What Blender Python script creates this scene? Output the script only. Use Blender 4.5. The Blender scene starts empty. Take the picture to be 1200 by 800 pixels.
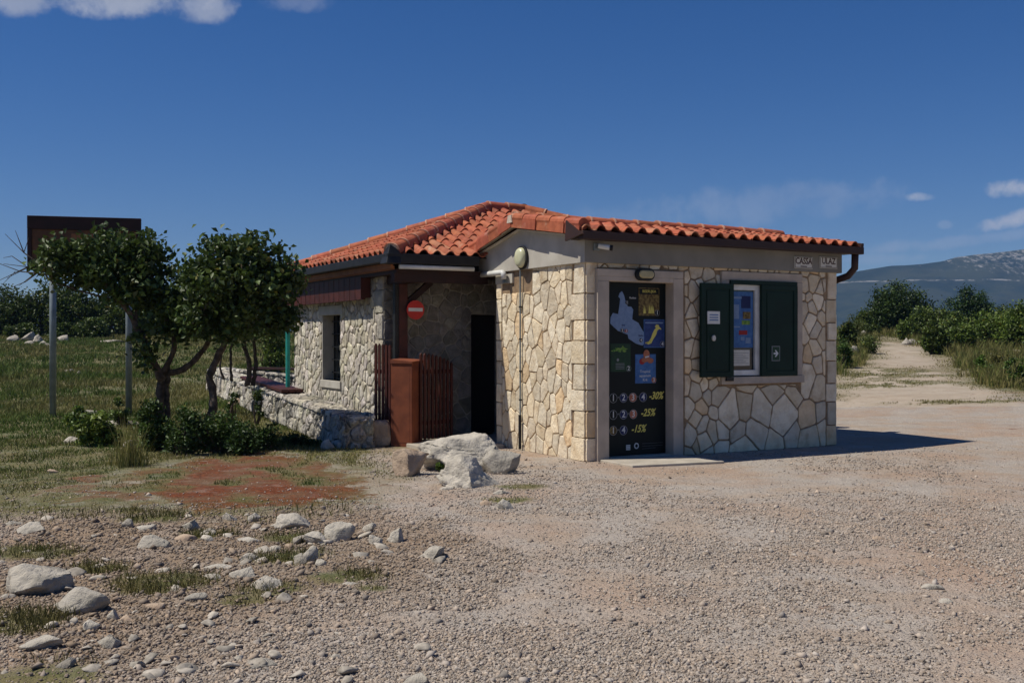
import bpy, bmesh, math, random
import numpy as np
from mathutils import Vector, Matrix, noise as mnoise

# ------------------------------------------------------------------ camera, sky, sun, exposure
SC = bpy.context.scene
COL = SC.collection
F, H0, HY = 1227.0, 1.55, 398.0          # focal length in photo pixels, eye height (m), horizon row
cam = bpy.data.cameras.new('camera')
cam.sensor_width = 36.0
cam.lens = F / 1200 * 36
cam.clip_end = 9000
cam.clip_start = 0.05
camo = bpy.data.objects.new('camera', cam)
COL.objects.link(camo)
camo.location = (0, 0, H0)
camo.rotation_euler = (math.radians(90 - 0.09), 0, 0)
SC.camera = camo

SUN_L = Vector((0.61, 0.085, -1.0)).normalized()      # direction the sunlight travels
sun_el = math.asin(-SUN_L.z)
sun_az = math.atan2(-SUN_L.x, -SUN_L.y)              # clockwise from +Y towards +X
sl = bpy.data.lights.new('sun', 'SUN')
sl.energy = 5.0
sl.angle = math.radians(0.53)
sl.color = (1.0, 0.94, 0.82)
so = bpy.data.objects.new('sun', sl)
COL.objects.link(so)
so.rotation_euler = SUN_L.to_track_quat('-Z', 'Y').to_euler()
so.location = (-20, -5, 40)

W = bpy.data.worlds.new('World')
SC.world = W
W.use_nodes = True
SC.view_settings.view_transform = 'Standard'
SC.view_settings.look = 'None'
SC.view_settings.gamma = 1
SC.view_settings.exposure = -0.08
SC.view_settings.use_curve_mapping = False
SC.cycles.max_bounces = 6
SC.cycles.volume_bounces = 0
SC.cycles.transparent_max_bounces = 6
SC.cycles.use_denoising = True


class NT:
    """small helper to wire shader nodes"""
    def __init__(s, tree):
        s.t = tree
        tree.nodes.clear()

    def n(s, typ, **kw):
        nd = s.t.nodes.new(typ)
        for k, v in kw.items():
            if k == 'op': nd.operation = v
            elif hasattr(nd, k): setattr(nd, k, v)
        return nd

    def put(s, sock, v):
        if isinstance(v, bpy.types.NodeSocket): s.t.links.new(v, sock)
        elif v is not None: sock.default_value = v

    def math(s, op, a, b=None, c=None, clamp=False):
        nd = s.n('ShaderNodeMath', op=op); nd.use_clamp = clamp
        s.put(nd.inputs[0], a)
        if b is not None: s.put(nd.inputs[1], b)
        if c is not None: s.put(nd.inputs[2], c)
        return nd.outputs[0]

    def mix(s, f, a, b, mode='MIX'):
        nd = s.n('ShaderNodeMix'); nd.data_type = 'RGBA'; nd.blend_type = mode; nd.clamp_factor = True
        c4 = lambda v: (*v, 1) if isinstance(v, tuple) and len(v) == 3 else v
        s.put(nd.inputs[0], f); s.put(nd.inputs[6], c4(a)); s.put(nd.inputs[7], c4(b))
        return nd.outputs[2]

    def noise(s, vec, scale, detail=4, rough=0.55, dist=0.0):
        nd = s.n('ShaderNodeTexNoise')
        s.put(nd.inputs['Vector'], vec); nd.inputs['Scale'].default_value = scale
        nd.inputs['Detail'].default_value = detail; nd.inputs['Roughness'].default_value = rough
        nd.inputs['Distortion'].default_value = dist
        return nd.outputs[0]

    def vor(s, vec, scale, feature='F1', rnd=1.0):
        nd = s.n('ShaderNodeTexVoronoi'); nd.feature = feature
        s.put(nd.inputs['Vector'], vec); nd.inputs['Scale'].default_value = scale
        nd.inputs['Randomness'].default_value = rnd
        return nd

    def ramp(s, f, lo, hi, a=0.0, b=1.0):
        nd = s.n('ShaderNodeMapRange'); nd.clamp = True; nd.interpolation_type = 'SMOOTHSTEP'
        s.put(nd.inputs[0], f)
        for i, v in zip((1, 2, 3, 4), (lo, hi, a, b)): nd.inputs[i].default_value = v
        return nd.outputs[0]

    def bump(s, h, strength, dist, prev=None):
        nd = s.n('ShaderNodeBump'); nd.inputs['Strength'].default_value = strength
        nd.inputs['Distance'].default_value = dist
        s.put(nd.inputs['Height'], h)
        if prev is not None: s.put(nd.inputs['Normal'], prev)
        return nd.outputs[0]


# world: Nishita sky with a few real clouds placed by direction
w = NT(W.node_tree)
sky = w.n('ShaderNodeTexSky'); sky.sky_type = 'NISHITA'; sky.sun_disc = False
sky.sun_elevation = sun_el; sky.sun_rotation = sun_az
sky.altitude = 200; sky.air_density = 0.85; sky.dust_density = 0.25; sky.ozone_density = 4.0
tc = w.n('ShaderNodeTexCoord')
sp = w.n('ShaderNodeSeparateXYZ'); w.put(sp.inputs[0], tc.outputs['Generated'])
yy = w.math('MAXIMUM', sp.outputs[1], 0.05)
U = w.math('DIVIDE', sp.outputs[0], yy); V = w.math('DIVIDE', sp.outputs[2], yy)
n1 = w.noise(tc.outputs['Generated'], 30, 8, 0.62)
n2 = w.noise(tc.outputs['Generated'], 9, 5, 0.6)
total = None
for (px, py, rx, ry, tilt, amp) in [(28, 2, 50, 18, 0, .6), (150, -2, 120, 24, -.04, .7), (240, 8, 42, 20, 0, .55), (345, 4, 45, 12, 0, .22),
                                    (1186, 222, 36, 13, 0, .95), (1186, 256, 48, 11, .28, .9), (1078, 231, 19, 7, 0, .7),
                                    (900, 238, 190, 26, .08, .20), (1046, 289, 42, 9, .1, .26), (1107, 263, 10, 5, 0, .2),
                                    (1030, 303, 60, 8, 0, .22), (760, 255, 120, 16, 0, .10), (1150, 280, 90, 8, .12, .22)]:
    u0, v0, ru, rv = (px - 600) / F, (HY - py) / F, rx / F, ry / F
    du = w.math('SUBTRACT', U, u0); dv = w.math('SUBTRACT', V, v0)
    dv = w.math('SUBTRACT', dv, w.math('MULTIPLY', du, tilt))
    a = w.math('POWER', w.math('ABSOLUTE', w.math('DIVIDE', du, ru)), 2)
    b = w.math('POWER', w.math('ABSOLUTE', w.math('DIVIDE', dv, rv)), 2)
    d = w.math('SUBTRACT', 1.0, w.math('ADD', a, b))
    d = w.math('ADD', d, w.math('MULTIPLY', w.math('SUBTRACT', n1, 0.50), 3.8))
    m = w.math('MULTIPLY', w.ramp(d, -0.15, 1.25), amp)
    m = w.math('MULTIPLY', m, w.ramp(w.math('ADD', a, b), 3.2, 1.0))
    total = m if total is None else w.math('MAXIMUM', total, m)
hsv = w.n('ShaderNodeHueSaturation'); hsv.inputs['Saturation'].default_value = 1.34
hsv.inputs['Hue'].default_value = 0.511
w.put(hsv.inputs['Color'], sky.outputs[0])
cc = w.mix(w.ramp(n2, 0.3, 0.7), (6.2, 6.6, 7.6), (8.6, 8.8, 9.4))
bgc = w.mix(total, hsv.outputs[0], cc)
bg = w.n('ShaderNodeBackground'); w.put(bg.inputs[0], bgc); bg.inputs[1].default_value = 0.074
wo = w.n('ShaderNodeOutputWorld'); w.put(wo.inputs[0], bg.outputs[0])

# ------------------------------------------------------------------ measuring helpers
RNG = np.random.default_rng(7)
random.seed(7)
AX, BX, C0 = (0.874, 0.4860), (-0.486, 0.874), (0.932, 13.3)
ROT = math.atan2(AX[1], AX[0])


def Lw(s, t, z=0.0):
    """building frame (s along the front, t to the back) to world"""
    return Vector((C0[0] + AX[0] * s + BX[0] * t, C0[1] + AX[1] * s + BX[1] * t, z))


def fpl(px, py, t=0.0):
    """photo measurement -> (s, z) on the plane parallel to the front facade at depth t"""
    k = (px - 600) / F; x0 = C0[0] + BX[0] * t; y0 = C0[1] + BX[1] * t
    s = (k * y0 - x0) / (AX[0] - k * AX[1]); Y = y0 + AX[1] * s
    return s, H0 - (py - HY) / F * Y


def gather(v):
    return v


def vnoise(x, y, seed=0):
    xi = np.floor(x).astype(np.int64); yi = np.floor(y).astype(np.int64)
    fx = x - xi; fy = y - yi
    fx = fx * fx * (3 - 2 * fx); fy = fy * fy * (3 - 2 * fy)

    def h(a, b):
        n = (a * 374761393 + b * 668265263 + seed * 1442695041) & 0xffffffff
        n = ((n ^ (n >> 13)) * 1274126177) & 0xffffffff
        n = (n ^ (n >> 16)) & 0xffff
        return n / 65535.0
    return (h(xi, yi) * (1 - fx) + h(xi + 1, yi) * fx) * (1 - fy) + (h(xi, yi + 1) * (1 - fx) + h(xi + 1, yi + 1) * fx) * fy


def fbm(x, y, seed=0, o=4):
    s, a, t = 0, 1, 0
    for i in range(o):
        s = s + a * vnoise(x * 2 ** i, y * 2 ** i, seed + i * 17); t += a; a *= .5
    return s / t


def terrain(X, Y):
    X = np.asarray(X, float); Y = np.asarray(Y, float)

    def integ(y, y0, y1, s):                          # slope ramps 0->s between y0,y1
        q = np.clip(y - y0, 0, y1 - y0)
        return s * q * q / (2 * (y1 - y0)) + s * np.clip(y - y1, 0, None)
    z = integ(Y, 15.5, 28, .052) - integ(Y, 50, 68, .052) 
    z = z - integ(Y, 84, 130, .10) + integ(Y, 190, 330, .10)
    z = z + 0.03 * np.clip(X - 5.5, 0, 6) * np.clip((Y - 11) / 5, 0, 1) * (Y < 400)
    z = z - 0.02 * np.clip(-X - 4, 0, 12) * np.clip((16 - Y) / 10, 0, 1)
    return z


def gpt(px, py):
    """photo pixel -> point on the terrain"""
    Y = 10.0
    lo, hi = 2.0, 75.0
    f = lambda Y: (H0 - float(terrain((px - 600) / F * Y, Y))) * F / Y - (py - HY)
    for Yk in np.arange(2.5, 75, .5):
        if f(Yk) <= 0:
            lo, hi = Yk - .5, Yk; break
    for _ in range(30):
        m = (lo + hi) / 2
        if f(m) > 0: lo = m
        else: hi = m
    return (px - 600) / F * lo, lo


def tz(x, y): return float(terrain(x, y))


def pip(X, Y, poly):
    ins = np.zeros(X.shape, bool); n = len(poly); j = n - 1
    for i in range(n):
        xi, yi = poly[i]; xj, yj = poly[j]
        c = ((yi > Y) != (yj > Y)) & (X < (xj - xi) * (Y - yi) / (yj - yi + 1e-12) + xi)
        ins ^= c; j = i
    return ins


def gpoly(pts): return [gpt(*p) for p in pts]


GRASS_L = [(-60, 8.9)] + [gpt(*p) for p in [(0, 612), (90, 606), (200, 608), (330, 606), (420, 585), (445, 560), (425, 532), (440, 522), (470, 545), (470, 512)]] + [(-1.2, 24), (4, 33), (10, 60), (10, 90), (-120, 90), (-120, 8.9)]
GRASS_R = gpoly([(965, 470), (996, 440), (1020, 427), (1024, 408), (1036, 398)]) + [(22, 70), (14, 92), (2, 92), (4, 30)]
GRASS_R2 = gpoly([(1052, 400), (1082, 407), (1104, 420), (1116, 437), (1142, 453), (1215, 466)]) + [(60, 20), (120, 92), (27, 92)]
SOIL = gpoly([(150, 588), (175, 556), (240, 532), (330, 532), (400, 545), (425, 566), (400, 590), (300, 600), (210, 600)])
SOIL2 = gpoly([(40, 585), (60, 560), (150, 555), (160, 590)])
RUB = gpoly([(0, 610), (420, 592), (520, 640), (470, 690), (300, 720), (180, 800), (0, 800)])
PATH = gpoly([(960, 478), (1005, 425), (1030, 396), (1050, 396), (1110, 415), (1150, 448), (1200, 475)])
PATCHES = [(*gpt(1030, 437), 3.6, 2.6), (*gpt(1090, 447), 3.2, .9), (*gpt(1130, 470), 1.9, .6), (*gpt(1010, 452), 1.6, .9)]
TUFTS = [(px, py, rx) for px, py, rx in [(205, 682, .34), (120, 665, .2), (40, 650, .35), (20, 725, .32), (55, 790, .3), (335, 655, .3), (400, 677, .26), (285, 700, .14),
                                          (320, 690, .2), (275, 705, .1), (180, 610, .3), (150, 600, .3), (610, 570, .3), (590, 585, .25), (255, 625, .25), (340, 630, .25), (430, 690, .1)]]
TUFTW = [(*gpt(a, b), r) for a, b, r in TUFTS]


def zones(X, Y):
    nx = X + (fbm(X * .9, Y * .9, 3) - .5) * 1.1 + (fbm(X * 5, Y * 5, 31) - .5) * .25
    ny = Y + (fbm(X * .9, Y * .9, 9) - .5) * 1.1 + (fbm(X * 5, Y * 5, 37) - .5) * .25
    offs = [(.28, .1), (-.22, .2), (.05, -.3), (-.12, -.06), (0, 0)]
    soft = lambda fn: sum(fn(nx + a * 1.6, ny + b * 1.6).astype(float) for a, b in offs) / 5
    g = soft(lambda a, b: pip(a, b, GRASS_L) | pip(a, b, GRASS_R) | pip(a, b, GRASS_R2))
    n = fbm(X * 2.2, Y * 2.2, 5)
    for (cx, cy, rx, ry) in PATCHES:
        d = ((X - cx) / rx) ** 2 + ((Y - cy) / ry) ** 2
        g = np.maximum(g, np.clip(1.15 - d, 0, 1) * (n > .42) * .85)
    for (cx, cy, r) in TUFTW:
        d = ((nx * .3 + X * .7 - cx) / r) ** 2 + ((ny * .3 + Y * .7 - cy) / (r * .8)) ** 2
        g = np.maximum(g, np.clip(1.4 - d, 0, 1))
    s = soft(lambda a, b: pip(a, b, SOIL))
    s = np.maximum(s, pip(nx, ny, SOIL2) * (n > .52) * .8)
    g = g * (1 - s * np.clip((.68 - fbm(X * 2.3, Y * 2.3, 77)) * 7, 0, 1))
    r = soft(lambda a, b: pip(a, b, RUB))
    p = (pip(nx, ny, PATH)).astype(float)
    return g, s, r, p


# ------------------------------------------------------------------ materials
def newmat(name):
    m = bpy.data.materials.new(name); m.use_nodes = True
    k = NT(m.node_tree)
    out = k.n('ShaderNodeOutputMaterial'); bs = k.n('ShaderNodeBsdfPrincipled')
    k.put(out.inputs[0], bs.outputs[0])
    return m, k, bs


def mat(name, c1, c2=None, scale=6, rough=.8, bump=0.0, bscale=30, bdist=.01, tint=False, metal=0, spec=.3, detail=5, c3=None, s3=2, lo=.35, hi=.65):
    m, k, bs = newmat(name)
    tcn = k.n('ShaderNodeTexCoord'); v = tcn.outputs['Object']
    col = (*c1, 1)
    if c2:
        col = k.mix(k.ramp(k.noise(v, scale, detail), lo, hi), c1, c2)
    if c3:
        col = k.mix(k.ramp(k.noise(v, s3, 6, .65), .55, .72), col, c3)
    if tint:
        at = k.n('ShaderNodeAttribute'); at.attribute_name = 'tint'
        col = k.mix(1.0, col, at.outputs['Color'], 'MULTIPLY')
    k.put(bs.inputs['Base Color'], col)
    bs.inputs['Roughness'].default_value = rough
    bs.inputs['Metallic'].default_value = metal
    bs.inputs['Specular IOR Level'].default_value = spec
    if bump:
        h = k.noise(v, bscale, 6, .65)
        k.put(bs.inputs['Normal'], k.bump(h, bump, bdist))
    return m


MT = {}
MT['kiosk_stone'] = mat('kiosk_stone', (.77, .70, .57), (.67, .585, .45), 7, .85, 1, 16, .022, tint=True, c3=(.54, .44, .32), s3=3.5)
MT['kiosk_mortar'] = mat('kiosk_mortar', (.23, .155, .095), (.33, .235, .145), 9, .95, .8, 40, .01)
MT['rubble_stone'] = mat('rubble_stone', (.64, .60, .53), (.45, .42, .36), 7, .9, 1, 18, .022, tint=True, c3=(.28, .26, .23), s3=4)
MT['rubble_mortar'] = mat('rubble_mortar', (.42, .38, .32), (.27, .24, .195), 8, .95, 1, 26, .03)
MT['plaster'] = mat('plaster', (.50, .47, .41), (.40, .37, .32), 2.2, .85, .25, 50, .004, c3=(.34, .31, .27), s3=1.4)
MT['beam_plaster'] = mat('beam_plaster', (.25, .235, .205), (.20, .19, .165), 2, .85, .25, 50, .004, c3=(.22, .21, .19), s3=1.2)
MT['white_plaster'] = mat('white_plaster', (.62, .58, .50), (.50, .46, .39), 3, .85, .2, 50, .004)
MT['surround'] = mat('surround', (.50, .42, .34), (.40, .34, .28), 4, .85, .3, 40, .004)
MT['tile'] = mat('clay_tile', (.44, .128, .060), (.33, .090, .042), 9, .75, .3, 60, .004, tint=True, c3=(.44, .23, .15), s3=5)
MT['mortar_pale'] = mat('pale_mortar', (.62, .55, .46), (.5, .4, .32), 12, .9, .5, 50, .01)
MT['underlay'] = mat('roof_underlay', (.05, .035, .028), (.03, .02, .02), 4, .9)
MT['brown_metal'] = mat('brown_metal', (.040, .017, .012), (.030, .013, .010), 3, .6, .1, 30, .002, spec=.4)
MT['dark_wood'] = mat('dark_wood', (.034, .012, .009), (.022, .009, .007), 5, .6, .3, 60, .003)
MT['red_wood'] = mat('red_stained_wood', (.080, .021, .015), (.050, .015, .011), 6, .55, .4, 60, .003)
MT['soffit_wood'] = mat('soffit_wood', (.30, .12, .05), (.22, .09, .04), 5, .6, .2, 40, .003)
MT['rust'] = mat('rust_metal', (.21, .060, .026), (.15, .042, .019), 5, .75, .3, 45, .003, c3=(.13, .038, .02), s3=3)
MT['green_metal'] = mat('green_metal', (.006, .025, .017), (.005, .019, .013), 3, .55, .05, 30, .002, spec=.2)
MT['white_metal'] = mat('white_metal', (.72, .72, .70), (.6, .6, .58), 6, .45, spec=.4)
MT['black'] = mat('black_plastic', (.012, .012, .013), (.02, .02, .02), 8, .5)
MT['lens'] = mat('lamp_lens', (.62, .62, .42), (.52, .52, .34), 8, .3, spec=.5)
MT['lens_y'] = mat('lamp_lens_ochre', (.45, .38, .20), (.36, .30, .15), 8, .3, spec=.5)
MT['grey_metal'] = mat('galvanised_metal', (.26, .30, .31), (.19, .22, .23), 6, .5, .1, 20, .002, metal=.3)
MT['teal'] = mat('teal_paint', (.03, .34, .29), (.02, .24, .21), 5, .45)
MT['dark'] = mat('dark_interior', (.01, .009, .008), (.014, .012, .01), 3, .9)
MT['glass'] = mat('window_glass', (.012, .016, .02), (.01, .014, .018), 3, .08, spec=.6)
MT['poster'] = mat('poster_black', (.006, .009, .009), (.005, .008, .008), 3, .5, spec=.2)
MT['p_white'] = mat('print_white', (.62, .63, .64))
MT['p_grey'] = mat('print_grey', (.24, .25, .26))
MT['p_yel'] = mat('print_yellow', (.68, .60, .15))
MT['p_blue'] = mat('print_blue', (.035, .11, .30), (.06, .16, .38), 14, .5)
MT['p_pale'] = mat('print_pale_blue', (.19, .27, .43), (.15, .23, .38), 20, .5)
MT['p_deep'] = mat('print_deep_blue', (.018, .04, .15), (.03, .06, .20), 16, .5)
MT['p_green'] = mat('print_green', (.05, .17, .02), (.22, .33, .06), 26, .5)
MT['p_dgreen'] = mat('print_dark_green', (.010, .035, .018), (.012, .05, .02), 16, .5)
MT['p_brown'] = mat('print_brown', (.075, .042, .012), (.22, .16, .05), 30, .5)
MT['p_orange'] = mat('print_orange', (.42, .15, .08), (.34, .11, .06), 20, .5)
MT['p_red'] = mat('print_red', (.30, .03, .03))
MT['p_navy'] = mat('print_navy', (.02, .03, .10))
MT['red_sign'] = mat('red_sign', (.60, .028, .022), (.52, .024, .018), 6, .4)
MT['cream_sign'] = mat('cream_sign', (.66, .64, .58), (.58, .56, .50), 8, .6)
MT['ink'] = mat('ink', (.07, .035, .03))
MT['concrete'] = mat('concrete', (.46, .41, .34), (.37, .33, .27), 5, .9, .6, 40, .006)
MT['board'] = mat('board_wood', (.16, .07, .03), (.09, .04, .02), 5, .6)
MT['bark'] = mat('bark', (.13, .095, .07), (.055, .04, .03), 12, .95, 1, 30, .02, c3=(.24, .2, .17), s3=9)
MT['leaf'] = mat('leaf', (.082, .122, .027), (.048, .082, .020), 3, .5, tint=True, spec=.35)
MT['gravel'] = mat('gravel_stone', (.46, .41, .36), (.36, .32, .285), 20, .9, tint=True, spec=.2)
MT['blade'] = mat('grass_blade', (.108, .140, .040), (.075, .105, .030), 2, .7, tint=True, spec=.15)
MT['limestone'] = mat('limestone', (.54, .49, .415), (.38, .345, .29), 6, .95, 1, 14, .045, tint=True, c3=(.27, .25, .215), s3=6)
MT['loose_limestone'] = mat('loose_limestone', (.46, .41, .345), (.33, .295, .245), 3, .95, .5, 3, .004, tint=True, c3=(.24, .215, .18), s3=2)
MT['brownstone'] = mat('brown_limestone', (.48, .37, .27), (.34, .25, .18), 4, .9, 1, 9, .04, c3=(.22, .18, .15), s3=5)
MT['wall_rock'] = mat('weathered_wall_rock', (.56, .53, .47), (.37, .345, .30), 6, .95, 1, 11, .06, tint=True)
_m = MT['wall_rock']; _k = NT.__new__(NT); _k.t = _m.node_tree
_bs = [x for x in _m.node_tree.nodes if x.type == 'BSDF_PRINCIPLED'][0]; _src = _bs.inputs['Base Color'].links[0].from_socket
_tc = _k.n('ShaderNodeTexCoord'); _mp = _k.n('ShaderNodeMapping'); _k.put(_mp.inputs[0], _tc.outputs['Object']); _mp.inputs['Scale'].default_value = (1, 1, .22)
_k.put(_bs.inputs['Base Color'], _k.mix(_k.ramp(_k.noise(_mp.outputs[0], 7, 6, .65), .50, .60), _src, (.13, .125, .115)))
for n_ in ('leaf', 'blade'):                          # let some sun through thin leaves
    m_ = MT[n_]; nt = m_.node_tree
    bs_ = [x for x in nt.nodes if x.type == 'BSDF_PRINCIPLED'][0]
    out_ = [x for x in nt.nodes if x.type == 'OUTPUT_MATERIAL'][0]
    tr = nt.nodes.new('ShaderNodeBsdfTranslucent'); mx = nt.nodes.new('ShaderNodeMixShader'); mx.inputs[0].default_value = .22
    src = bs_.inputs['Base Color'].links[0].from_socket
    nt.links.new(src, tr.inputs[0]); nt.links.new(bs_.outputs[0], mx.inputs[1]); nt.links.new(tr.outputs[0], mx.inputs[2])
    nt.links.new(mx.outputs[0], out_.inputs[0])


def ground_material():
    m, k, bs = newmat('ground_surface')
    geo = k.n('ShaderNodeNewGeometry'); v = geo.outputs['Position']
    at = k.n('ShaderNodeAttribute'); at.attribute_name = 'zone'
    sp = k.n('ShaderNodeSeparateColor'); k.put(sp.inputs[0], at.outputs['Color'])
    g, s, r = sp.outputs[0], sp.outputs[1], sp.outputs[2]
    p = at.outputs['Alpha']
    nl = k.noise(v, .45, 4); nm = k.noise(v, 1.7, 5, .6); nf = k.noise(v, 14, 5, .7)
    vo = k.vor(v, 34); vo2 = k.vor(v, 85); vo3 = k.vor(v, 13)
    # gravel: grey limestone chips over tan earth
    chip = k.mix(vo.outputs['Color'], (.29, .255, .225), (.47, .42, .365))
    chip2 = k.mix(vo2.outputs['Color'], (.28, .24, .21), (.50, .44, .38))
    grav = k.mix(k.ramp(nf, .42, .60), chip, chip2)
    grav = k.mix(k.ramp(nm, .42, .66, 0, .60), grav, (.38, .28, .20))
    grav = k.mix(k.ramp(nl, .46, .66, 0, .65), grav, (.38, .25, .17))
    grav = k.mix(k.math('MULTIPLY', r, k.ramp(nm, .36, .52, .35, .85)), grav, (.25, .18, .12))
    path = k.mix(k.ramp(nm, .35, .65), (.48, .40, .31), (.41, .34, .26))
    grav = k.mix(k.math('MULTIPLY', p, k.ramp(nf, .3, .6, .45, .95)), grav, path)
    soil = k.mix(k.ramp(nf, .35, .65), (.20, .058, .022), (.095, .032, .016))
    soil = k.mix(k.ramp(nm, .46, .62, 0, .7), soil, (.16, .10, .058))
    nsel = k.noise(v, 3.1, 6, .7)
    gcol = k.mix(k.ramp(nsel, .38, .62), (.074, .098, .028), (.165, .140, .062))
    gcol = k.mix(k.ramp(nl, .45, .62, 0, .5), gcol, (.155, .135, .065))
    far = k.n('ShaderNodeSeparateXYZ'); k.put(far.inputs[0], v)
    gcol = k.mix(k.ramp(far.outputs[1], 90, 140), gcol, (.035, .055, .025))
    gm = k.math('MULTIPLY', g, k.ramp(k.math('ADD', nsel, k.math('MULTIPLY', nf, .4)), .48, .72, .55, 1.0))
    col = k.mix(k.ramp(k.math('ADD', s, k.math('MULTIPLY', k.math('SUBTRACT', nsel, .5), 2.6)), .28, .60), grav, soil)
    col = k.mix(gm, col, gcol)
    stain = k.noise(v, .22, 3); st2 = k.noise(v, 2.3, 6, .7)
    col = k.mix(k.ramp(stain, .4, .7, 0, .16), col, (.30, .25, .20))
    col = k.mix(k.ramp(st2, .50, .72, 0, .38), col, (.23, .185, .145))
    col = k.mix(k.ramp(st2, .46, .30, 0, .20), col, (.56, .50, .43))
    k.put(bs.inputs['Base Color'], col)
    bs.inputs['Roughness'].default_value = .95
    bs.inputs['Specular IOR Level'].default_value = .12
    h = k.math('ADD', k.math('MULTIPLY', k.math('SUBTRACT', 1.0, vo.outputs['Distance']), .5), k.math('MULTIPLY', nf, .8))
    b1 = k.bump(h, .9, .020)
    b2 = k.bump(k.math('SUBTRACT', 1.0, vo2.outputs['Distance']), .7, .010, b1)
    b3 = k.bump(k.noise(v, 5, 5, .6), .5, .05, b2)
    k.put(bs.inputs['Normal'], b3)
    return m


def mountain_material():
    m, k, bs = newmat('mountain_slope')
    geo = k.n('ShaderNodeNewGeometry'); v = geo.outputs['Position']
    sp = k.n('ShaderNodeSeparateXYZ'); k.put(sp.inputs[0], v)
    base = k.mix(k.ramp(k.noise(v, .012, 6, .65), .4, .6), (.022, .034, .020), (.042, .052, .030))
    mp = k.n('ShaderNodeMapping'); k.put(mp.inputs[0], v); mp.inputs['Scale'].default_value = (1.0, .4, .8)
    n = k.noise(mp.outputs[0], .11, 7, .78)
    reg = k.noise(v, .0045, 3)
    xr = k.ramp(sp.outputs[0], 700, 950, -.06, .05)
    zr = k.ramp(sp.outputs[2], 80, 135, -.10, .02)
    t = k.math('ADD', k.math('ADD', n, xr), k.math('ADD', zr, k.math('MULTIPLY', k.math('SUBTRACT', reg, .5), .28)))
    col = k.mix(k.ramp(t, .55, .68), base, (.24, .235, .22))
    zz = k.math('ADD', sp.outputs[2], k.math('MULTIPLY', k.noise(v, .006, 3), 16))
    band = k.math('SUBTRACT', 1.0, k.math('ABSOLUTE', k.math('DIVIDE', k.math('SUBTRACT', zz, 118), 2.2)), clamp=True)
    col = k.mix(k.math('MULTIPLY', band, k.ramp(k.noise(v, .05, 5, .7), .46, .58)), col, (.27, .26, .24))
    k.put(bs.inputs['Base Color'], col); bs.inputs['Roughness'].default_value = 1
    bs.inputs['Specular IOR Level'].default_value = 0
    return m


# ------------------------------------------------------------------ mesh helpers
def meshnp(name, V, Fa, mat_, parent=None, tint=None, smooth=False, attr='tint'):
    """mesh from numpy arrays: V (n,3), Fa (m,k)"""
    me = bpy.data.meshes.new(name)
    V = np.asarray(V, np.float32); Fa = np.asarray(Fa, np.int32); k = Fa.shape[1]
    me.vertices.add(len(V)); me.vertices.foreach_set('co', V.ravel())
    me.loops.add(Fa.size); me.loops.foreach_set('vertex_index', Fa.ravel())
    me.polygons.add(len(Fa)); me.polygons.foreach_set('loop_start', np.arange(0, Fa.size, k, dtype=np.int32))
    me.polygons.foreach_set('loop_total', np.full(len(Fa), k, np.int32))
    if smooth: me.polygons.foreach_set('use_smooth', np.ones(len(Fa), bool))
    me.update(calc_edges=True)
    if tint is not None:
        a = me.color_attributes.new(attr, 'FLOAT_COLOR', 'POINT')
        T = np.asarray(tint, np.float32)
        if T.shape[1] == 3: T = np.hstack([T, np.ones((len(T), 1), np.float32)])
        a.data.foreach_set('color', T.ravel())
    me.materials.append(mat_)
    o = bpy.data.objects.new(name, me); COL.objects.link(o)
    if parent: o.parent = parent
    return o


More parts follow.
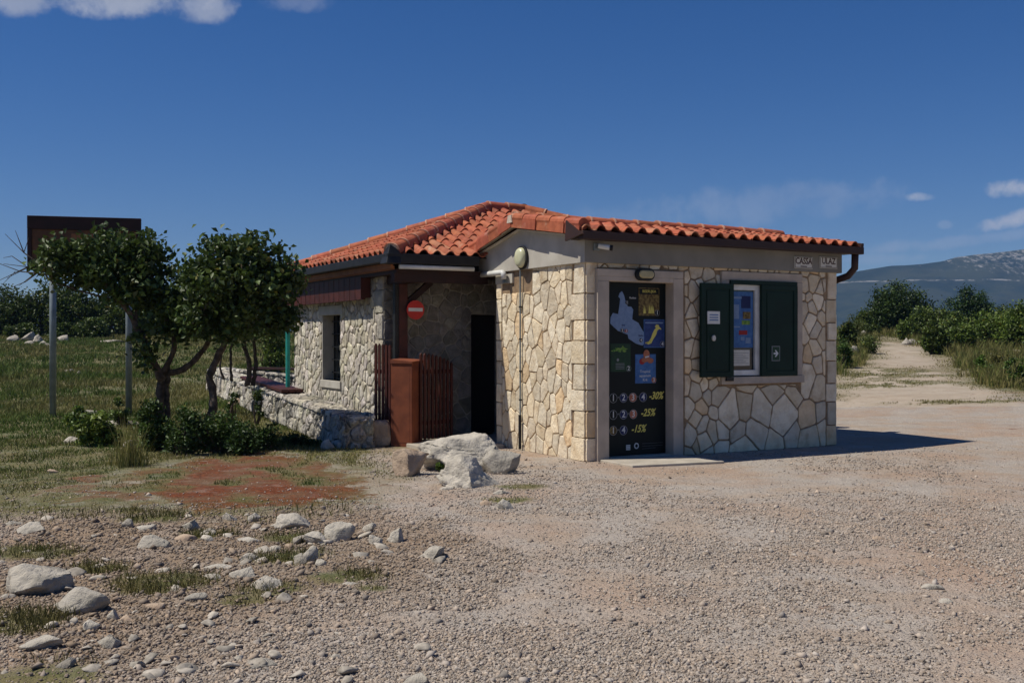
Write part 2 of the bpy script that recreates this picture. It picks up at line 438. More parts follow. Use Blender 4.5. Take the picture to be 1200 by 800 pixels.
class MB:
    def __init__(s): s.v, s.f, s.m, s.c = [], [], [], []

    def add(s, vs, fs, mi=0, col=(1, 1, 1)):
        b = len(s.v); s.v += [tuple(p) for p in vs]; s.c += [col] * len(vs)
        for f in fs: s.f.append(tuple(i + b for i in f)); s.m.append(mi)

    def box(s, x0, x1, y0, y1, z0, z1, mi=0, col=(1, 1, 1), M=None):
        vs = [Vector((x, y, z)) for z in (z0, z1) for x, y in ((x0, y0), (x1, y0), (x1, y1), (x0, y1))]
        if M: vs = [M @ p for p in vs]
        s.add(vs, [(3, 2, 1, 0), (4, 5, 6, 7), (0, 1, 5, 4), (1, 2, 6, 5), (2, 3, 7, 6), (3, 0, 4, 7)], mi, col)

    def prism(s, pts, y0, y1, mi=0, col=(1, 1, 1)):
        """outline in the xz plane (counter-clockwise seen from -y), extruded in y"""
        a = sum(pts[i - 1][0] * pts[i][1] - pts[i][0] * pts[i - 1][1] for i in range(len(pts)))
        if a < 0: pts = pts[::-1]
        n = len(pts)
        vs = [(x, y0, z) for x, z in pts] + [(x, y1, z) for x, z in pts]
        fs = [tuple(range(n)), tuple(range(2 * n - 1, n - 1, -1))] + [(i, n + i, n + (i + 1) % n, (i + 1) % n) for i in range(n)]
        s.add(vs, fs, mi, col)

    def ell(s, cx, cz, rx, rz, y0, y1, mi=0, n=24):
        s.prism([(cx + rx * math.cos(2 * math.pi * i / n), cz + rz * math.sin(2 * math.pi * i / n)) for i in range(n)], y0, y1, mi)

    def beam(s, p, q, wd, ht, mi=0, up=Vector((0, 0, 1)), col=(1, 1, 1)):
        p, q = Vector(p), Vector(q); d = (q - p); L = d.length; d.normalize()
        x = d.cross(up).normalized(); z = x.cross(d).normalized()
        M = Matrix(((x.x, d.x, z.x, p.x), (x.y, d.y, z.y, p.y), (x.z, d.z, z.z, p.z), (0, 0, 0, 1)))
        s.box(-wd / 2, wd / 2, 0, L, -ht / 2, ht / 2, mi, col, M)

    def tube(s, pts, rad, n=8, mi=0, col=(1, 1, 1), cap=True, jit=0):
        pts = [Vector(p) for p in pts]
        if not hasattr(rad, '__len__'): rad = [rad] * len(pts)
        vs, fs = [], []
        ref = Vector((0, 0, 1)) if abs((pts[-1] - pts[0]).normalized().z) < .8 else Vector((1, 0, 0))
        for i, p in enumerate(pts):
            d = (pts[min(i + 1, len(pts) - 1)] - pts[max(i - 1, 0)]).normalized()
            x = d.cross(ref).normalized(); y = x.cross(d)
            for j in range(n):
                a = 2 * math.pi * j / n
                r = rad[i] * (1 + random.uniform(-jit, jit))
                vs.append(p + x * math.cos(a) * r + y * math.sin(a) * r)
        for i in range(len(pts) - 1):
            for j in range(n):
                fs.append((i * n + j, i * n + (j + 1) % n, (i + 1) * n + (j + 1) % n, (i + 1) * n + j))
        if cap:
            fs.append(tuple(range(n))[::-1]); fs.append(tuple(range((len(pts) - 1) * n, len(pts) * n)))
        s.add(vs, fs, mi, col)

    def build(s, name, mats, parent=None, bevel=0, smooth=False, loc=None, rz=None):
        me = bpy.data.meshes.new(name); me.from_pydata(s.v, [], s.f)
        mats = mats if isinstance(mats, (list, tuple)) else [mats]
        for m in mats: me.materials.append(m)
        me.polygons.foreach_set('material_index', s.m)
        if smooth: me.polygons.foreach_set('use_smooth', [True] * len(s.f))
        a = me.color_attributes.new('tint', 'FLOAT_COLOR', 'POINT')
        a.data.foreach_set('color', [x for c in s.c for x in (*c[:3], 1)])
        me.update()
        bm = bmesh.new(); bm.from_mesh(me); bmesh.ops.recalc_face_normals(bm, faces=bm.faces); bm.to_mesh(me); bm.free()
        o = bpy.data.objects.new(name, me); COL.objects.link(o)
        if parent: o.parent = parent
        if loc is not None: o.location = loc
        if rz is not None: o.rotation_euler = (0, 0, rz)
        if bevel:
            b = o.modifiers.new('bevel', 'BEVEL'); b.width = bevel; b.segments = 2; b.limit_method = 'ANGLE'
            b.harden_normals = False
        return o


def tag(o, label=None, cat=None, group=None, kind=None):
    if label: o['label'] = label
    if cat: o['category'] = cat
    if group: o['group'] = group
    if kind: o['kind'] = kind
    return o


def thing(name, label, cat, loc=(0, 0, 0), rz=0.0, group=None):
    o = bpy.data.objects.new(name, None); COL.objects.link(o); o.empty_display_size = .1
    o.location = loc; o.rotation_euler = (0, 0, rz)
    return tag(o, label, cat, group)


def text_obj(body, size, mat_, parent, x, y, z, name='lettering', shear=0, bold=0, align='CENTER', sx=1.0):
    """text standing in the xz plane facing -y, as a mesh"""
    cu = bpy.data.curves.new('t', 'FONT'); cu.body = body; cu.size = size; cu.extrude = .0012
    cu.align_x = align; cu.align_y = 'CENTER'; cu.shear = shear; cu.offset = bold; cu.resolution_u = 3
    to = bpy.data.objects.new('t', cu); COL.objects.link(to)
    me = bpy.data.meshes.new_from_object(to)
    bpy.data.objects.remove(to); bpy.data.curves.remove(cu)
    me.transform(Matrix.Translation((x, y, z)) @ Matrix.Rotation(math.radians(90), 4, 'X') @ Matrix.Diagonal((sx, 1, 1, 1)))
    me.materials.clear(); me.materials.append(mat_)
    o = bpy.data.objects.new(name, me); COL.objects.link(o); o.parent = parent
    return o


# ------------------------------------------------------------------ ground, mountain, haze
def build_ground():
    def axis(lo, hi, step, far, g=1.22):
        a = list(np.arange(lo, hi, step)); x, d = hi, step
        while x < far: a.append(x); d *= g; x += d
        a.append(far); x, d = lo, step; b = []
        while x > -far:
            d *= g; x -= d; b.append(max(x, -far))
        return np.array(sorted(set(b + a)))
    xs = axis(-9, 10, .075, 3300)
    ys = np.array(sorted(set(list(np.arange(3, 18, .06)) + list(np.arange(18, 34, .13)) + list(np.arange(34, 90, .5)) + list(axis(2.9, 90, 30, 3300, 1.3)))))
    ys = ys[(ys > -120)]
    X, Y = np.meshgrid(xs, ys)
    Z = terrain(X, Y)
    g, s, r, p = zones(X, Y)
    near = np.clip((60 - Y) / 30, 0, 1)
    bl = 1 - .85 * np.clip(1 - np.hypot(np.clip(np.abs((X - 2.0)) - 4.5, 0, None), np.clip(np.abs(Y - 16) - 4, 0, None)), 0, 1)
    Z = Z + near * bl * ((fbm(X * .7, Y * .7, 21) - .5) * .05 + (fbm(X * 4, Y * 4, 22) - .5) * (.016 + .030 * r + .03 * g) + (fbm(X * 14, Y * 14, 25, 2) - .5) * (.006 + .006 * r))
    Z = Z + np.clip((Y - 60) / 30, 0, 1) * (Y < 200) * (fbm(X * .1, Y * .1, 4) - .5) * .8
    n, m = X.shape
    idx = np.arange(n * m).reshape(n, m)
    Fq = np.stack([idx[:-1, :-1], idx[:-1, 1:], idx[1:, 1:], idx[1:, :-1]], -1).reshape(-1, 4)
    T = np.stack([g, s, r, p], -1).reshape(-1, 4)
    o = meshnp('ground', np.stack([X, Y, Z], -1).reshape(-1, 3), Fq, ground_material(), tint=T, smooth=True, attr='zone')
    tag(o, kind='structure')


def build_mountain():
    prof = [(-900, 372), (300, 372), (700, 350), (880, 334), (940, 326), (980, 323), (1000, 318), (1020, 314), (1042, 311), (1060, 311), (1085, 309), (1105, 306), (1122, 301), (1140, 299),
            (1160, 297), (1180, 294), (1200, 291), (1260, 284), (1400, 270), (1700, 250), (2200, 262)]
    D = 2050.0
    xs = np.arange(-2200, 3200, 9.0); ys = np.concatenate([np.arange(1180, 2200, 9.0), np.arange(2200, 3000, 60.0)])
    X, Y = np.meshgrid(xs, ys)
    pxs = X / D * F + 600
    ridge = H0 + (HY - np.interp(pxs, [p[0] for p in prof], [p[1] for p in prof])) / F * D
    t = np.clip((Y - 1180) / (D - 1180), 0, 1)
    shape = .20 * t + .32 * np.clip((t - .28) / .45, 0, 1) ** 1.3 + .48 * np.clip((t - .62) / .38, 0, 1) ** .9
    back = np.clip(1 - (Y - D) / 900, 0, 1)
    Z = -20 + (ridge + 20) * shape * np.where(Y > D, back, 1)
    rough = (fbm(X * .006, Y * .006, 41, 6) - .5) * 60 * np.clip(t * 3, 0, 1) * (1 - np.clip((t - .8) / .2, 0, 1) * .82)
    gul = -np.abs(fbm(X * .004 + 9, Y * .0012, 51, 4) - .5) * 70 * np.sin(np.pi * np.clip(t, 0, 1))
    Z = Z + rough + gul
    n, m = X.shape; idx = np.arange(n * m).reshape(n, m)
    Fq = np.stack([idx[:-1, :-1], idx[:-1, 1:], idx[1:, 1:], idx[1:, :-1]], -1).reshape(-1, 4)
    o = meshnp('mountain', np.stack([X, Y, Z], -1).reshape(-1, 3), Fq, mountain_material(), smooth=True)
    tag(o, kind='structure')


def build_haze():
    b = MB(); b.box(-3400, 3400, -160, 3350, -30, 330)
    m = bpy.data.materials.new('haze_air'); m.use_nodes = True
    k = NT(m.node_tree); out = k.n('ShaderNodeOutputMaterial'); v = k.n('ShaderNodeVolumePrincipled')
    v.inputs['Color'].default_value = (.26, .48, 1.0, 1); v.inputs['Density'].default_value = .00016
    v.inputs['Anisotropy'].default_value = .0
    k.put(out.inputs['Volume'], v.outputs[0])
    o = b.build('haze', m); tag(o, kind='stuff')


build_ground()
build_mountain()
build_haze()

# ------------------------------------------------------------------ stone cladding
def poisson(W_, H_, rfun, anis, rs, tries=6000):
    pts = []
    for _ in range(tries):
        x, z = rs.uniform(-.05, W_ + .05), rs.uniform(-.05, H_ + .05)
        r = rfun(x, z)
        if all(((x - a) ** 2 + ((z - b) / anis) ** 2) > (.5 * (r + c)) ** 2 for a, b, c in pts): pts.append((x, z, r))
    return pts


def clip(poly, a, b, c):
    """keep a*x+b*z<=c"""
    out = []
    for i in range(len(poly)):
        p, q = poly[i - 1], poly[i]
        dp, dq = a * p[0] + b * p[1] - c, a * q[0] + b * q[1] - c
        if (dp <= 0) != (dq <= 0):
            t = dp / (dp - dq); out.append((p[0] + (q[0] - p[0]) * t, p[1] + (q[1] - p[1]) * t))
        if dq <= 0: out.append(q)
    return out


def area(p): return .5 * sum(p[i - 1][0] * p[i][1] - p[i][0] * p[i - 1][1] for i in range(len(p)))


def cells(W_, H_, rfun, anis, gap, openings, rs):
    seeds = poisson(W_, H_, rfun, anis, rs); res = []; wts = [rs.uniform(-1, 1) * r for _, _, r in seeds]
    S = np.array([(a, b) for a, b, _ in seeds])
    for i, (x, z, r) in enumerate(seeds):
        poly = [(0, 0), (W_, 0), (W_, H_), (0, H_)]
        d = np.hypot(S[:, 0] - x, (S[:, 1] - z)); od = np.argsort(d)[1:28]
        for j in od:
            # bisector in the stretched metric
            dx, dz = S[j, 0] - x, (S[j, 1] - z) / anis ** 2
            L = math.hypot(dx, dz)
            mx, mz = (S[j, 0] + x) / 2, (S[j, 1] + z) / 2
            poly = clip(poly, dx / L, dz / L, (dx * mx + dz * mz) / L - gap / 2 + .16 * (wts[i] - wts[j]))
            if len(poly) < 3: break
        if len(poly) < 3: continue
        for (x0, x1, z0, z1) in openings:
            bx = [p[0] for p in poly]; bz = [p[1] for p in poly]
            if max(bx) > x0 and min(bx) < x1 and max(bz) > z0 and min(bz) < z1:
                cand = [clip(poly, 1, 0, x0 - gap * .4), clip(poly, -1, 0, -x1 - gap * .4), clip(poly, 0, 1, z0 - gap * .4), clip(poly, 0, -1, -z1 - gap * .4)]
                cand = [c for c in cand if len(c) > 2]
                poly = max(cand, key=area) if cand else []
                if len(poly) < 3: break
        if len(poly) >= 3 and area(poly) > .0016: res.append(poly)
    return res


def rough_poly(poly, rs, jit, cut=.16, maxseg=.10, cl=.016):
    """cut the corners and wobble the edges"""
    out = []
    n = len(poly)
    for i in range(n):
        p, q, r = poly[i - 1], poly[i], poly[(i + 1) % n]
        l1 = math.hypot(q[0] - p[0], q[1] - p[1]); l2 = math.hypot(r[0] - q[0], r[1] - q[1])
        c1 = min(cut * l1, cl) / max(l1, 1e-6); c2 = min(cut * l2, cl) / max(l2, 1e-6)
        out.append((q[0] + (p[0] - q[0]) * c1, q[1] + (p[1] - q[1]) * c1))
        out.append((q[0] * .5 + (p[0] + (q[0] - p[0]) * (1 - c1)) * .25 + (r[0] * c2 + q[0] * (1 - c2)) * .25, q[1] * .5 + (p[1] + (q[1] - p[1]) * (1 - c1)) * .25 + (r[1] * c2 + q[1] * (1 - c2)) * .25))
        a = (q[0] + (r[0] - q[0]) * c2, q[1] + (r[1] - q[1]) * c2); out.append(a)
        k = int(l2 / maxseg)
        for t in range(1, k + 1):
            u = c2 + (1 - 2 * c2) * t / (k + 1)
            out.append((q[0] + (r[0] - q[0]) * u + rs.uniform(-jit, jit), q[1] + (r[1] - q[1]) * u + rs.uniform(-jit, jit)))
    return out


def stones_into(mb, polys, mapf, depth, rs, jit, tintf, bev=.010, dome=.006):
    """mapf(x, z, out) -> 3d point; out is metres proud of the mortar"""
    for poly in polys:
        P = rough_poly(poly, rs, jit)
        cx = sum(p[0] for p in P) / len(P); cz = sum(p[1] for p in P) / len(P)
        R = math.sqrt(max(area(poly), 1e-4)); col = tintf(rs, cx, cz)
        d = depth * rs.uniform(.65, 1.25); n = len(P)
        tx, tz_ = rs.uniform(-.02, .02), rs.uniform(-.02, .02)
        ins = min(bev / R, .3)
        r0 = [mapf(x, z, 0) for x, z in P]
        r1 = [mapf(x + (cx - x) * ins * .25, z + (cz - z) * ins * .25, d * .65) for x, z in P]
        r2 = [mapf(x + (cx - x) * ins, z + (cz - z) * ins, d + tx * (x - cx) + tz_ * (z - cz) + rs.uniform(-.0015, .0015)) for x, z in P]
        r3 = [mapf(x + (cx - x) * .55, z + (cz - z) * .55, d + dome + tx * (x - cx) * .5 + rs.uniform(-dome, dome) * .6) for x, z in P]
        vs = r0 + r1 + r2 + r3 + [mapf(cx, cz, d + dome * 1.1)]
        fs = []
        for q in range(3):
            fs += [(q * n + i, q * n + (i + 1) % n, (q + 1) * n + (i + 1) % n, (q + 1) * n + i) for i in range(n)]
        fs += [(3 * n + i, 3 * n + (i + 1) % n, 4 * n) for i in range(n)]
        mb.add(vs, fs, 0, col)


def tint_kiosk(rs, x, z):
    g = rs.uniform(.80, 1.22); q = rs.random()
    if q < .09: return (g * .98, g * .82, g * .64)
    if q < .34: return (g * 1.02, g * .95, g * .84)
    if q < .55: return (g * .95, g * .90, g * .84)
    return (g, g * .97, g * .92)


def tint_rubble(rs, x, z):
    g = rs.uniform(.72, 1.35); return (g, g * rs.uniform(.95, 1), g * rs.uniform(.85, 1))


# ------------------------------------------------------------------ the building
B = thing('ticket_building', 'low stone ticket building with orange tiled roof beside the gravel yard', 'building', (C0[0], C0[1], 0), ROT)
KW, KD, KH = 4.39, 2.36, 2.56         # kiosk wing
MS0, MS1, MT0, MT1 = -1.30, 4.60, 3.55, 7.95   # rear wing (s0, s1, t0, t1)
rs = random.Random(11)

# door and window openings in the front wall
DO = (.18, 1.57, -.05, 2.47); WO = (2.20, 3.69, .92, 2.49)
quL = [(0, .222, z0, z1) for z0, z1 in []]
q_rows = []; z = 0.0
for hq in (.30, .34, .27, .33, .30, .26, .34, .42):
    q_rows.append((z, min(z + hq, KH))); z += hq
mb = MB()
ops = [DO, WO]
front = cells(KW, KH, lambda x, z: rs.uniform(.7, 1.35) * (.15 if (z > 2.0 or 1.57 < x < 2.2) else (.30 if z < .95 else .20)), 1.15, .021, ops + [(0, .17, 0, KH), (KW - .21, KW, 0, KH)], rs)
stones_into(mb, front, lambda x, z, o: (x, -o, z), .018, rs, .005, tint_kiosk, dome=.003)
for i, (a, b) in enumerate(q_rows):          # squared corner stones, left end of the front and right end of the left wall
    c = tint_kiosk(rs, 0, 0)
    stones_into(mb, [[(.004, a + .006), (.168, a + .006), (.168, b - .006), (.004, b - .006)]], lambda x, z, o: (x, -o, z), .022, rs, .002, lambda *_: c, bev=.006, dome=.0015)
    stones_into(mb, [[(KW - .20 + .03 * (i % 2), a + .008), (KW - .004, a + .008), (KW - .004, b - .008), (KW - .20 + .03 * (i % 2), b - .008)]], lambda x, z, o: (x, -o, z), .022, rs, .004, tint_kiosk, bev=.006, dome=.0015)
left = cells(KD, KH, lambda x, z: rs.uniform(.75, 1.3) * .150, 1.5, .016, [(0, .30, 0, KH), (KD - .17, KD, 0, KH), (1.32, KD, KH - .34, KH)], rs)
stones_into(mb, left, lambda x, z, o: (-o, x, z), .014, rs, .005, tint_kiosk, dome=.0025)
for i, (a, b) in enumerate(q_rows):
    wq = .26 if i % 2 else .33
    stones_into(mb, [[(.004, a + .006), (wq, a + .006), (wq - .02, b - .006), (.004, b - .006)]], lambda x, z, o: (-o, x, z), .018, rs, .003, tint_kiosk, bev=.006, dome=.0015)
    stones_into(mb, [[(KD - .16, a + .006), (KD - .004, a + .006), (KD - .004, b - .006), (KD - .15, b - .006)]], lambda x, z, o: (-o, x, z), .018, rs, .003, tint_kiosk, bev=.006, dome=.0015)
right = cells(KD, KH, lambda x, z: .22, 1.2, .026, [], rs)
stones_into(mb, right, lambda x, z, o: (KW + o, x, z), .020, rs, .006, tint_kiosk)
# mortar body: front wall built around the openings, then the other three
def wallbox(x0, x1, z0, z1): mb.box(x0, x1, 0, .25, z0, z1, 1)
wallbox(0, DO[0] + .1, -.1, KH); wallbox(DO[0] + .1, DO[1] - .1, DO[3] - .1, KH); wallbox(DO[1] - .1, WO[0] + .1, -.1, KH)
wallbox(WO[0] + .1, WO[1] - .1, -.1, WO[2] + .1); wallbox(WO[0] + .1, WO[1] - .1, WO[3] - .1, KH); wallbox(WO[1] - .1, KW, -.1, KH)
mb.box(0, .25, .25, KD, -.1, KH, 1); mb.box(KW - .25, KW, .25, KD, -.1, KH, 1); mb.box(.25, KW - .25, KD - .2, KD, -.1, KH, 1)
mb.box(.26, KW - .26, .26, KD - .21, KH - .05, KH, 1)
o = mb.build('wall', [MT['kiosk_stone'], MT['kiosk_mortar']], B)
tag(o, 'cream crazy stone walls of the small front wing')

# beam band round the top of the kiosk, with the gable end on the left
mb = MB()
mb.box(-.05, 4.46, -.06, .20, KH - .03, 2.83)
mb.box(KW - .12, KW + .05, .20, KD, KH - .03, 2.9)
o = mb.build('eaves_beam', MT['beam_plaster'], B, bevel=.006)
mb = MB()
gp = [(.20 - .2, 2.53), (2.86, 2.53), (2.86, 2.79), (1.573, 3.06), (-.04, 2.845), (-.04, 2.53)]
gp = [(-.058, 2.528), (2.86, 2.528), (2.86, 2.80), (1.573, 3.075), (-.058, 2.835)]
n_ = len(gp)
mb.add([(-.053, t, z) for t, z in gp] + [(.10, t, z) for t, z in gp], [tuple(range(n_)), tuple(range(2 * n_ - 1, n_ - 1, -1))] + [(i, n_ + i, n_ + (i + 1) % n_, (i + 1) % n_) for i in range(n_)])
o = mb.build('gable_end', MT['plaster'], B, bevel=.006)
mb = MB(); mb.box(-.085, -.055, 1.30 + .0, 1.33, 2.0, 2.01)
# pale moulding under the verge tiles
mb = MB()
mb.beam((-.075, -.06, 2.85), (-.075, 1.573, 3.085), .05, .022); mb.beam((-.075, 1.573, 3.085), (-.075, 2.87, 2.81), .05, .022)
mb.build('verge_moulding', MT['white_plaster'], B)

# door surround, threshold
mb = MB()
jl0, jl1 = fpl(700.5, 400, -.085)[0], fpl(714, 400, -.085)[0]
jr0, jr1 = fpl(789.5, 400, -.085)[0], fpl(801, 400, -.085)[0]
mb.box(jl0, jl1, -.085, .16, -.05, 2.302)
mb.box(jr0, jr1, -.085, .16, -.05, 2.36)
mb.box(jl0, jr1, -.085, .16, 2.362, 2.455); mb.box(jl0, jr0, -.083, .158, 2.302, 2.362)
o = mb.build('door_frame', MT['surround'], B, bevel=.006)
mb = MB(); mb.box(jl1, jr0, -.05, .16, -.05, .035)
mb.build('threshold', MT['concrete'], B, bevel=.006)
mb = MB(); mb.box(jl1, jr0, .10, .14, .035, 2.302)
mb.build('door', MT['green_metal'], B)

# window surround, frame, pane, shutters
wf = MB()
x0, x1, z0, z1 = 2.20, 3.69, .94, 2.49
wf.box(x0, x0 + .13, -.045, .18, z0 + .10, z1 - .12); wf.box(x1 - .13, x1, -.045, .18, z0 + .10, z1 - .12)
wf.box(x0, x1, -.045, .18, z1 - .12, z1); wf.box(x0 - .02, x1 + .02, -.065, .18, z0, z0 + .10)
win = wf.build('window', MT['surround'], B, bevel=.006)
fr = MB()
a0, a1, c0, c1 = 2.30, 2.905, 1.055, 2.315
fr.box(a0, a0 + .09, -.02, .06, c0, c1); fr.box(a1 - .085, a1, -.02, .06, c0, c1)
fr.box(a0 + .09, a1 - .085, -.02, .06, c1 - .075, c1); fr.box(a0 + .09, a1 - .085, -.02, .06, c0, c0 + .075)
fr.build('frame', MT['white_metal'], win, bevel=.004)
pn = MB(); pn.box(a0 + .09, a1 - .085, .02, .03, c0 + .075, c1 - .075)
pn.build('pane', MT['glass'], win)
bk = MB(); bk.box(2.905, 3.56, .0, .05, 1.04, 2.37); bk.build('blind', MT['dark'], win)
hd = MB(); hd.box(2.33, 3.56, -.075, .0, 2.318, 2.372); hd.build('shutter_rail', MT['green_metal'], win)


def shutter(x0, x1, yb, z0, z1, label):
    s = MB(); s.box(x0, x1, yb, yb + .035, z0, z1)
    for (a, b, c, d) in ((x0, x1, z1 - .07, z1), (x0, x1, z0, z0 + .07), (x0, x0 + .07, z0 + .07, z1 - .07), (x1 - .07, x1, z0 + .07, z1 - .07)):
        s.box(a, b, yb - .012, yb, c, d)
    m_ = .10
    s.box(x0 + m_, x1 - m_, yb - .008, yb, z0 + m_, z1 - m_)
    o = s.build('shutter', MT['green_metal'], B, bevel=.003); tag(o, label); return o


sh1 = shutter(1.76, 2.325, -.13, 1.045, 2.315, 'left dark green shutter with paper notice and round knob')
sh2 = shutter(2.885, 3.56, -.07, 1.04, 2.316, 'right dark green shutter with small arrow sign')
kb = MB(); kb.ell(0, 0, .028, .04, -.03, 0); k_ = kb.build('knob', MT['cream_sign'], sh1, bevel=.006)
ks, kz = fpl(835.5, 396, -.14); k_.location = (ks, -.142, kz)
hn = MB(); hn.box(2.24, 2.36, -.10, -.045, .985, 1.04); hn.build('hinge', MT['black'], sh1)

# front gutter / fascia of the kiosk and corner end pieces
mb = MB()
mb.box(-.17, 4.66, -.14, .10, 2.815, 2.875)
mb.box(-.21, 4.69, -.27, -.14, 2.80, 2.905)
o = mb.build('gutter', MT['brown_metal'], B, bevel=.01)
mb = MB()
mb.add([(-.245, -.30, 2.86), (-.245, .10, 2.80), (-.245, .08, 3.06), (-.21, -.30, 2.86), (-.21, .10, 2.80), (-.21, .08, 3.06)], [(0, 1, 2), (5, 4, 3), (0, 3, 4, 1), (1, 4, 5, 2), (2, 5, 3, 0)])
mb.build('gutter_end', MT['brown_metal'], B)
mb = MB()        # right-hand end: rake board and the bracket with a downpipe under it
mb.beam((4.66, -.26, 2.88), (4.66, 1.57, 3.17), .05, .16); mb.beam((4.66, 1.57, 3.17), (4.66, 2.9, 2.88), .05, .16)
mb.box(4.5, 4.66, -.12, 2.8, 2.82, 2.85)
mb.build('rake_board', MT['brown_metal'], B, bevel=.006)
mb = MB()
mb.tube([(4.60, -.18, 2.86), (4.60, -.17, 2.60), (4.56, -.08, 2.49), (4.47, .12, 2.42)], .052, 10)
mb.tube([(4.47, .12, 2.42), (4.44, .3, 2.36), (4.44, .45, .1)], .042, 10)
mb.build('downpipe', MT['brown_metal'], B, smooth=True)


# ---- tiles
def tile_face(mb, width, length, clips, M, rs, up=.33, tw=.212, u0=0.0):
    bmx = MB()
    nr = int(length / up) + 2; nc = int(width / tw) + 2
    for j in range(nr):
        for i in range(-1, nc):
            g = rs.uniform(.80, 1.16); h = rs.uniform(.82, 1.12)
            col = (g, g * h, g * h * rs.uniform(.9, 1.1))
            if rs.random() < .10: col = tuple(.68 * c for c in col)
            if rs.random() < .08: col = (g * 1.05, g * 1.5, g * 1.7)
            x0 = u0 + i * tw + rs.uniform(-.004, .004); v0 = j * up + rs.uniform(-.008, .008); v1 = v0 + up + .05
            sag = rs.uniform(-.004, .004)
            prof = []
            for q in range(9):
                a = q / 8; prof.append((x0 + a * .135, .012 + .052 * math.sin(math.pi * a) ** .75))
            for q in range(1, 5):
                a = q / 4; prof.append((x0 + .135 + a * (tw - .135 + .006), .012 - .016 * math.sin(math.pi * a)))
            n = len(prof)
            vs = [(x, v0, z + .030 + sag) for x, z in prof] + [(x, v1, z + .002 + sag) for x, z in prof] + [(x, v0, z + .030 + sag - .016) for x, z in prof] + [(x, v0 + .06, z + .026 + sag - .016) for x, z in prof]
            fs = [(q, q + 1, n + q + 1, n + q) for q in range(n - 1)] + [(2 * n + q, 2 * n + q + 1, q + 1, q) for q in range(n - 1)] + [(3 * n + q, 3 * n + q + 1, 2 * n + q + 1, 2 * n + q) for q in range(n - 1)]
            bmx.add(vs, fs, 0, col)
    me = bpy.data.meshes.new('tmp'); me.from_pydata(bmx.v, [], bmx.f)
    a = me.color_attributes.new('tint', 'FLOAT_COLOR', 'POINT'); a.data.foreach_set('color', [x for c in bmx.c for x in (*c, 1)])
    bm = bmesh.new(); bm.from_mesh(me)
    for (px, py, nx, ny) in clips:
        bmesh.ops.bisect_plane(bm, geom=bm.verts[:] + bm.edges[:] + bm.faces[:], plane_co=(px, py, 0), plane_no=(nx, ny, 0), clear_outer=True)
    bm.to_mesh(me)
    lay = me.color_attributes['tint']
    cs = [tuple(d.color)[:3] for d in lay.data]
    b = len(mb.v)
    mb.v += [tuple(M @ v.co) for v in me.vertices]; mb.c += cs
    for p in me.polygons: mb.f.append(tuple(i + b for i in p.vertices)); mb.m.append(0)
    bm.free(); bpy.data.meshes.remove(me)


def frame(o, u, v):
    u = Vector(u).normalized(); v = Vector(v).normalized(); n = u.cross(v).normalized()
    return Matrix(((u.x, v.x, n.x, o[0]), (u.y, v.y, n.y, o[1]), (u.z, v.z, n.z, o[2]), (0, 0, 0, 1)))


def cap_row(mb, p, q, r=.085, step=.36, rs=rs, pale=True, lift=.02):
    """overlapping half-round ridge tiles from p to q, each with a mortared end and a rim painted pale as if sunlit"""
    p, q = Vector(p), Vector(q); L = (q - p).length; d = (q - p) / L; n = max(1, int(round(L / step))); st = L / n
    side = d.cross(Vector((0, 0, 1))).normalized(); up = side.cross(d).normalized()
    for i in range(n):
        g = rs.uniform(.82, 1.1); col = (g, g * rs.uniform(.85, 1.1), g * .95)
        a = p + d * (i * st) + up * (lift + rs.uniform(-.004, .004)); b = a + d * (st + .05)
        ra, rb = r * 1.12, r * .92
        vs, fs = [], []
        m = 10
        for (c, rr, k) in ((a, ra, .012), (a, ra - .016, .0), (b, rb, .0)):
            pass
        pr_ = 1 if pale else 0
        ring = lambda c, rr: [c + side * math.cos(math.pi * t / m) * rr + up * (math.sin(math.pi * t / m) * rr * .85) for t in range(m + 1)]
        R0, R1, R2 = ring(a, ra), ring(a, ra - .018), ring(b, rb)
        vs = R1 + R0 + R2; k = m + 1
        fs = [(t, t + 1, k + t + 1, k + t) for t in range(m)] + [(k + t, k + t + 1, 2 * k + t + 1, 2 * k + t) for t in range(m)]
        mb.add(vs, fs, 0, col)
        if pale:
            R5, R6 = ring(a - d * .004, ra + .006), ring(a + d * .022, ra + .005)
            mb.add(R1 + R5, [(t, t + 1, k + t + 1, k + t) for t in range(m)], 3); mb.add(R5 + R6, [(t, t + 1, k + t + 1, k + t) for t in range(m)], 3)
            R3, R4 = ring(a + d * .004, ra - .018), ring(a + d * .004, .01)
            mb.add(R3 + R4, [(t, t + 1, k + t + 1, k + t) for t in range(m)], 1)
        # fillet between the cap and the tiles
        mb.add([a + side * (ra + .015) - up * .05, b + side * (rb + .015) - up * .05, b + side * rb * .9 + up * .02, a + side * ra * .9 + up * .02], [(0, 1, 2, 3)], 0, col)
        mb.add([a - side * (ra + .015) - up * .05, b - side * (rb + .015) - up * .05, b - side * rb * .9 + up * .02, a - side * ra * .9 + up * .02], [(3, 2, 1, 0)], 0, col)


MT['tile_edge_lit'] = mat('tile_edge_lit', (.62, .36, .24), (.52, .26, .16), 14, .85)  # paler clay, sunlight on the ridge cap rims put into the colour
tmats = [MT['tile'], MT['mortar_pale'], MT['underlay'], MT['tile_edge_lit']]
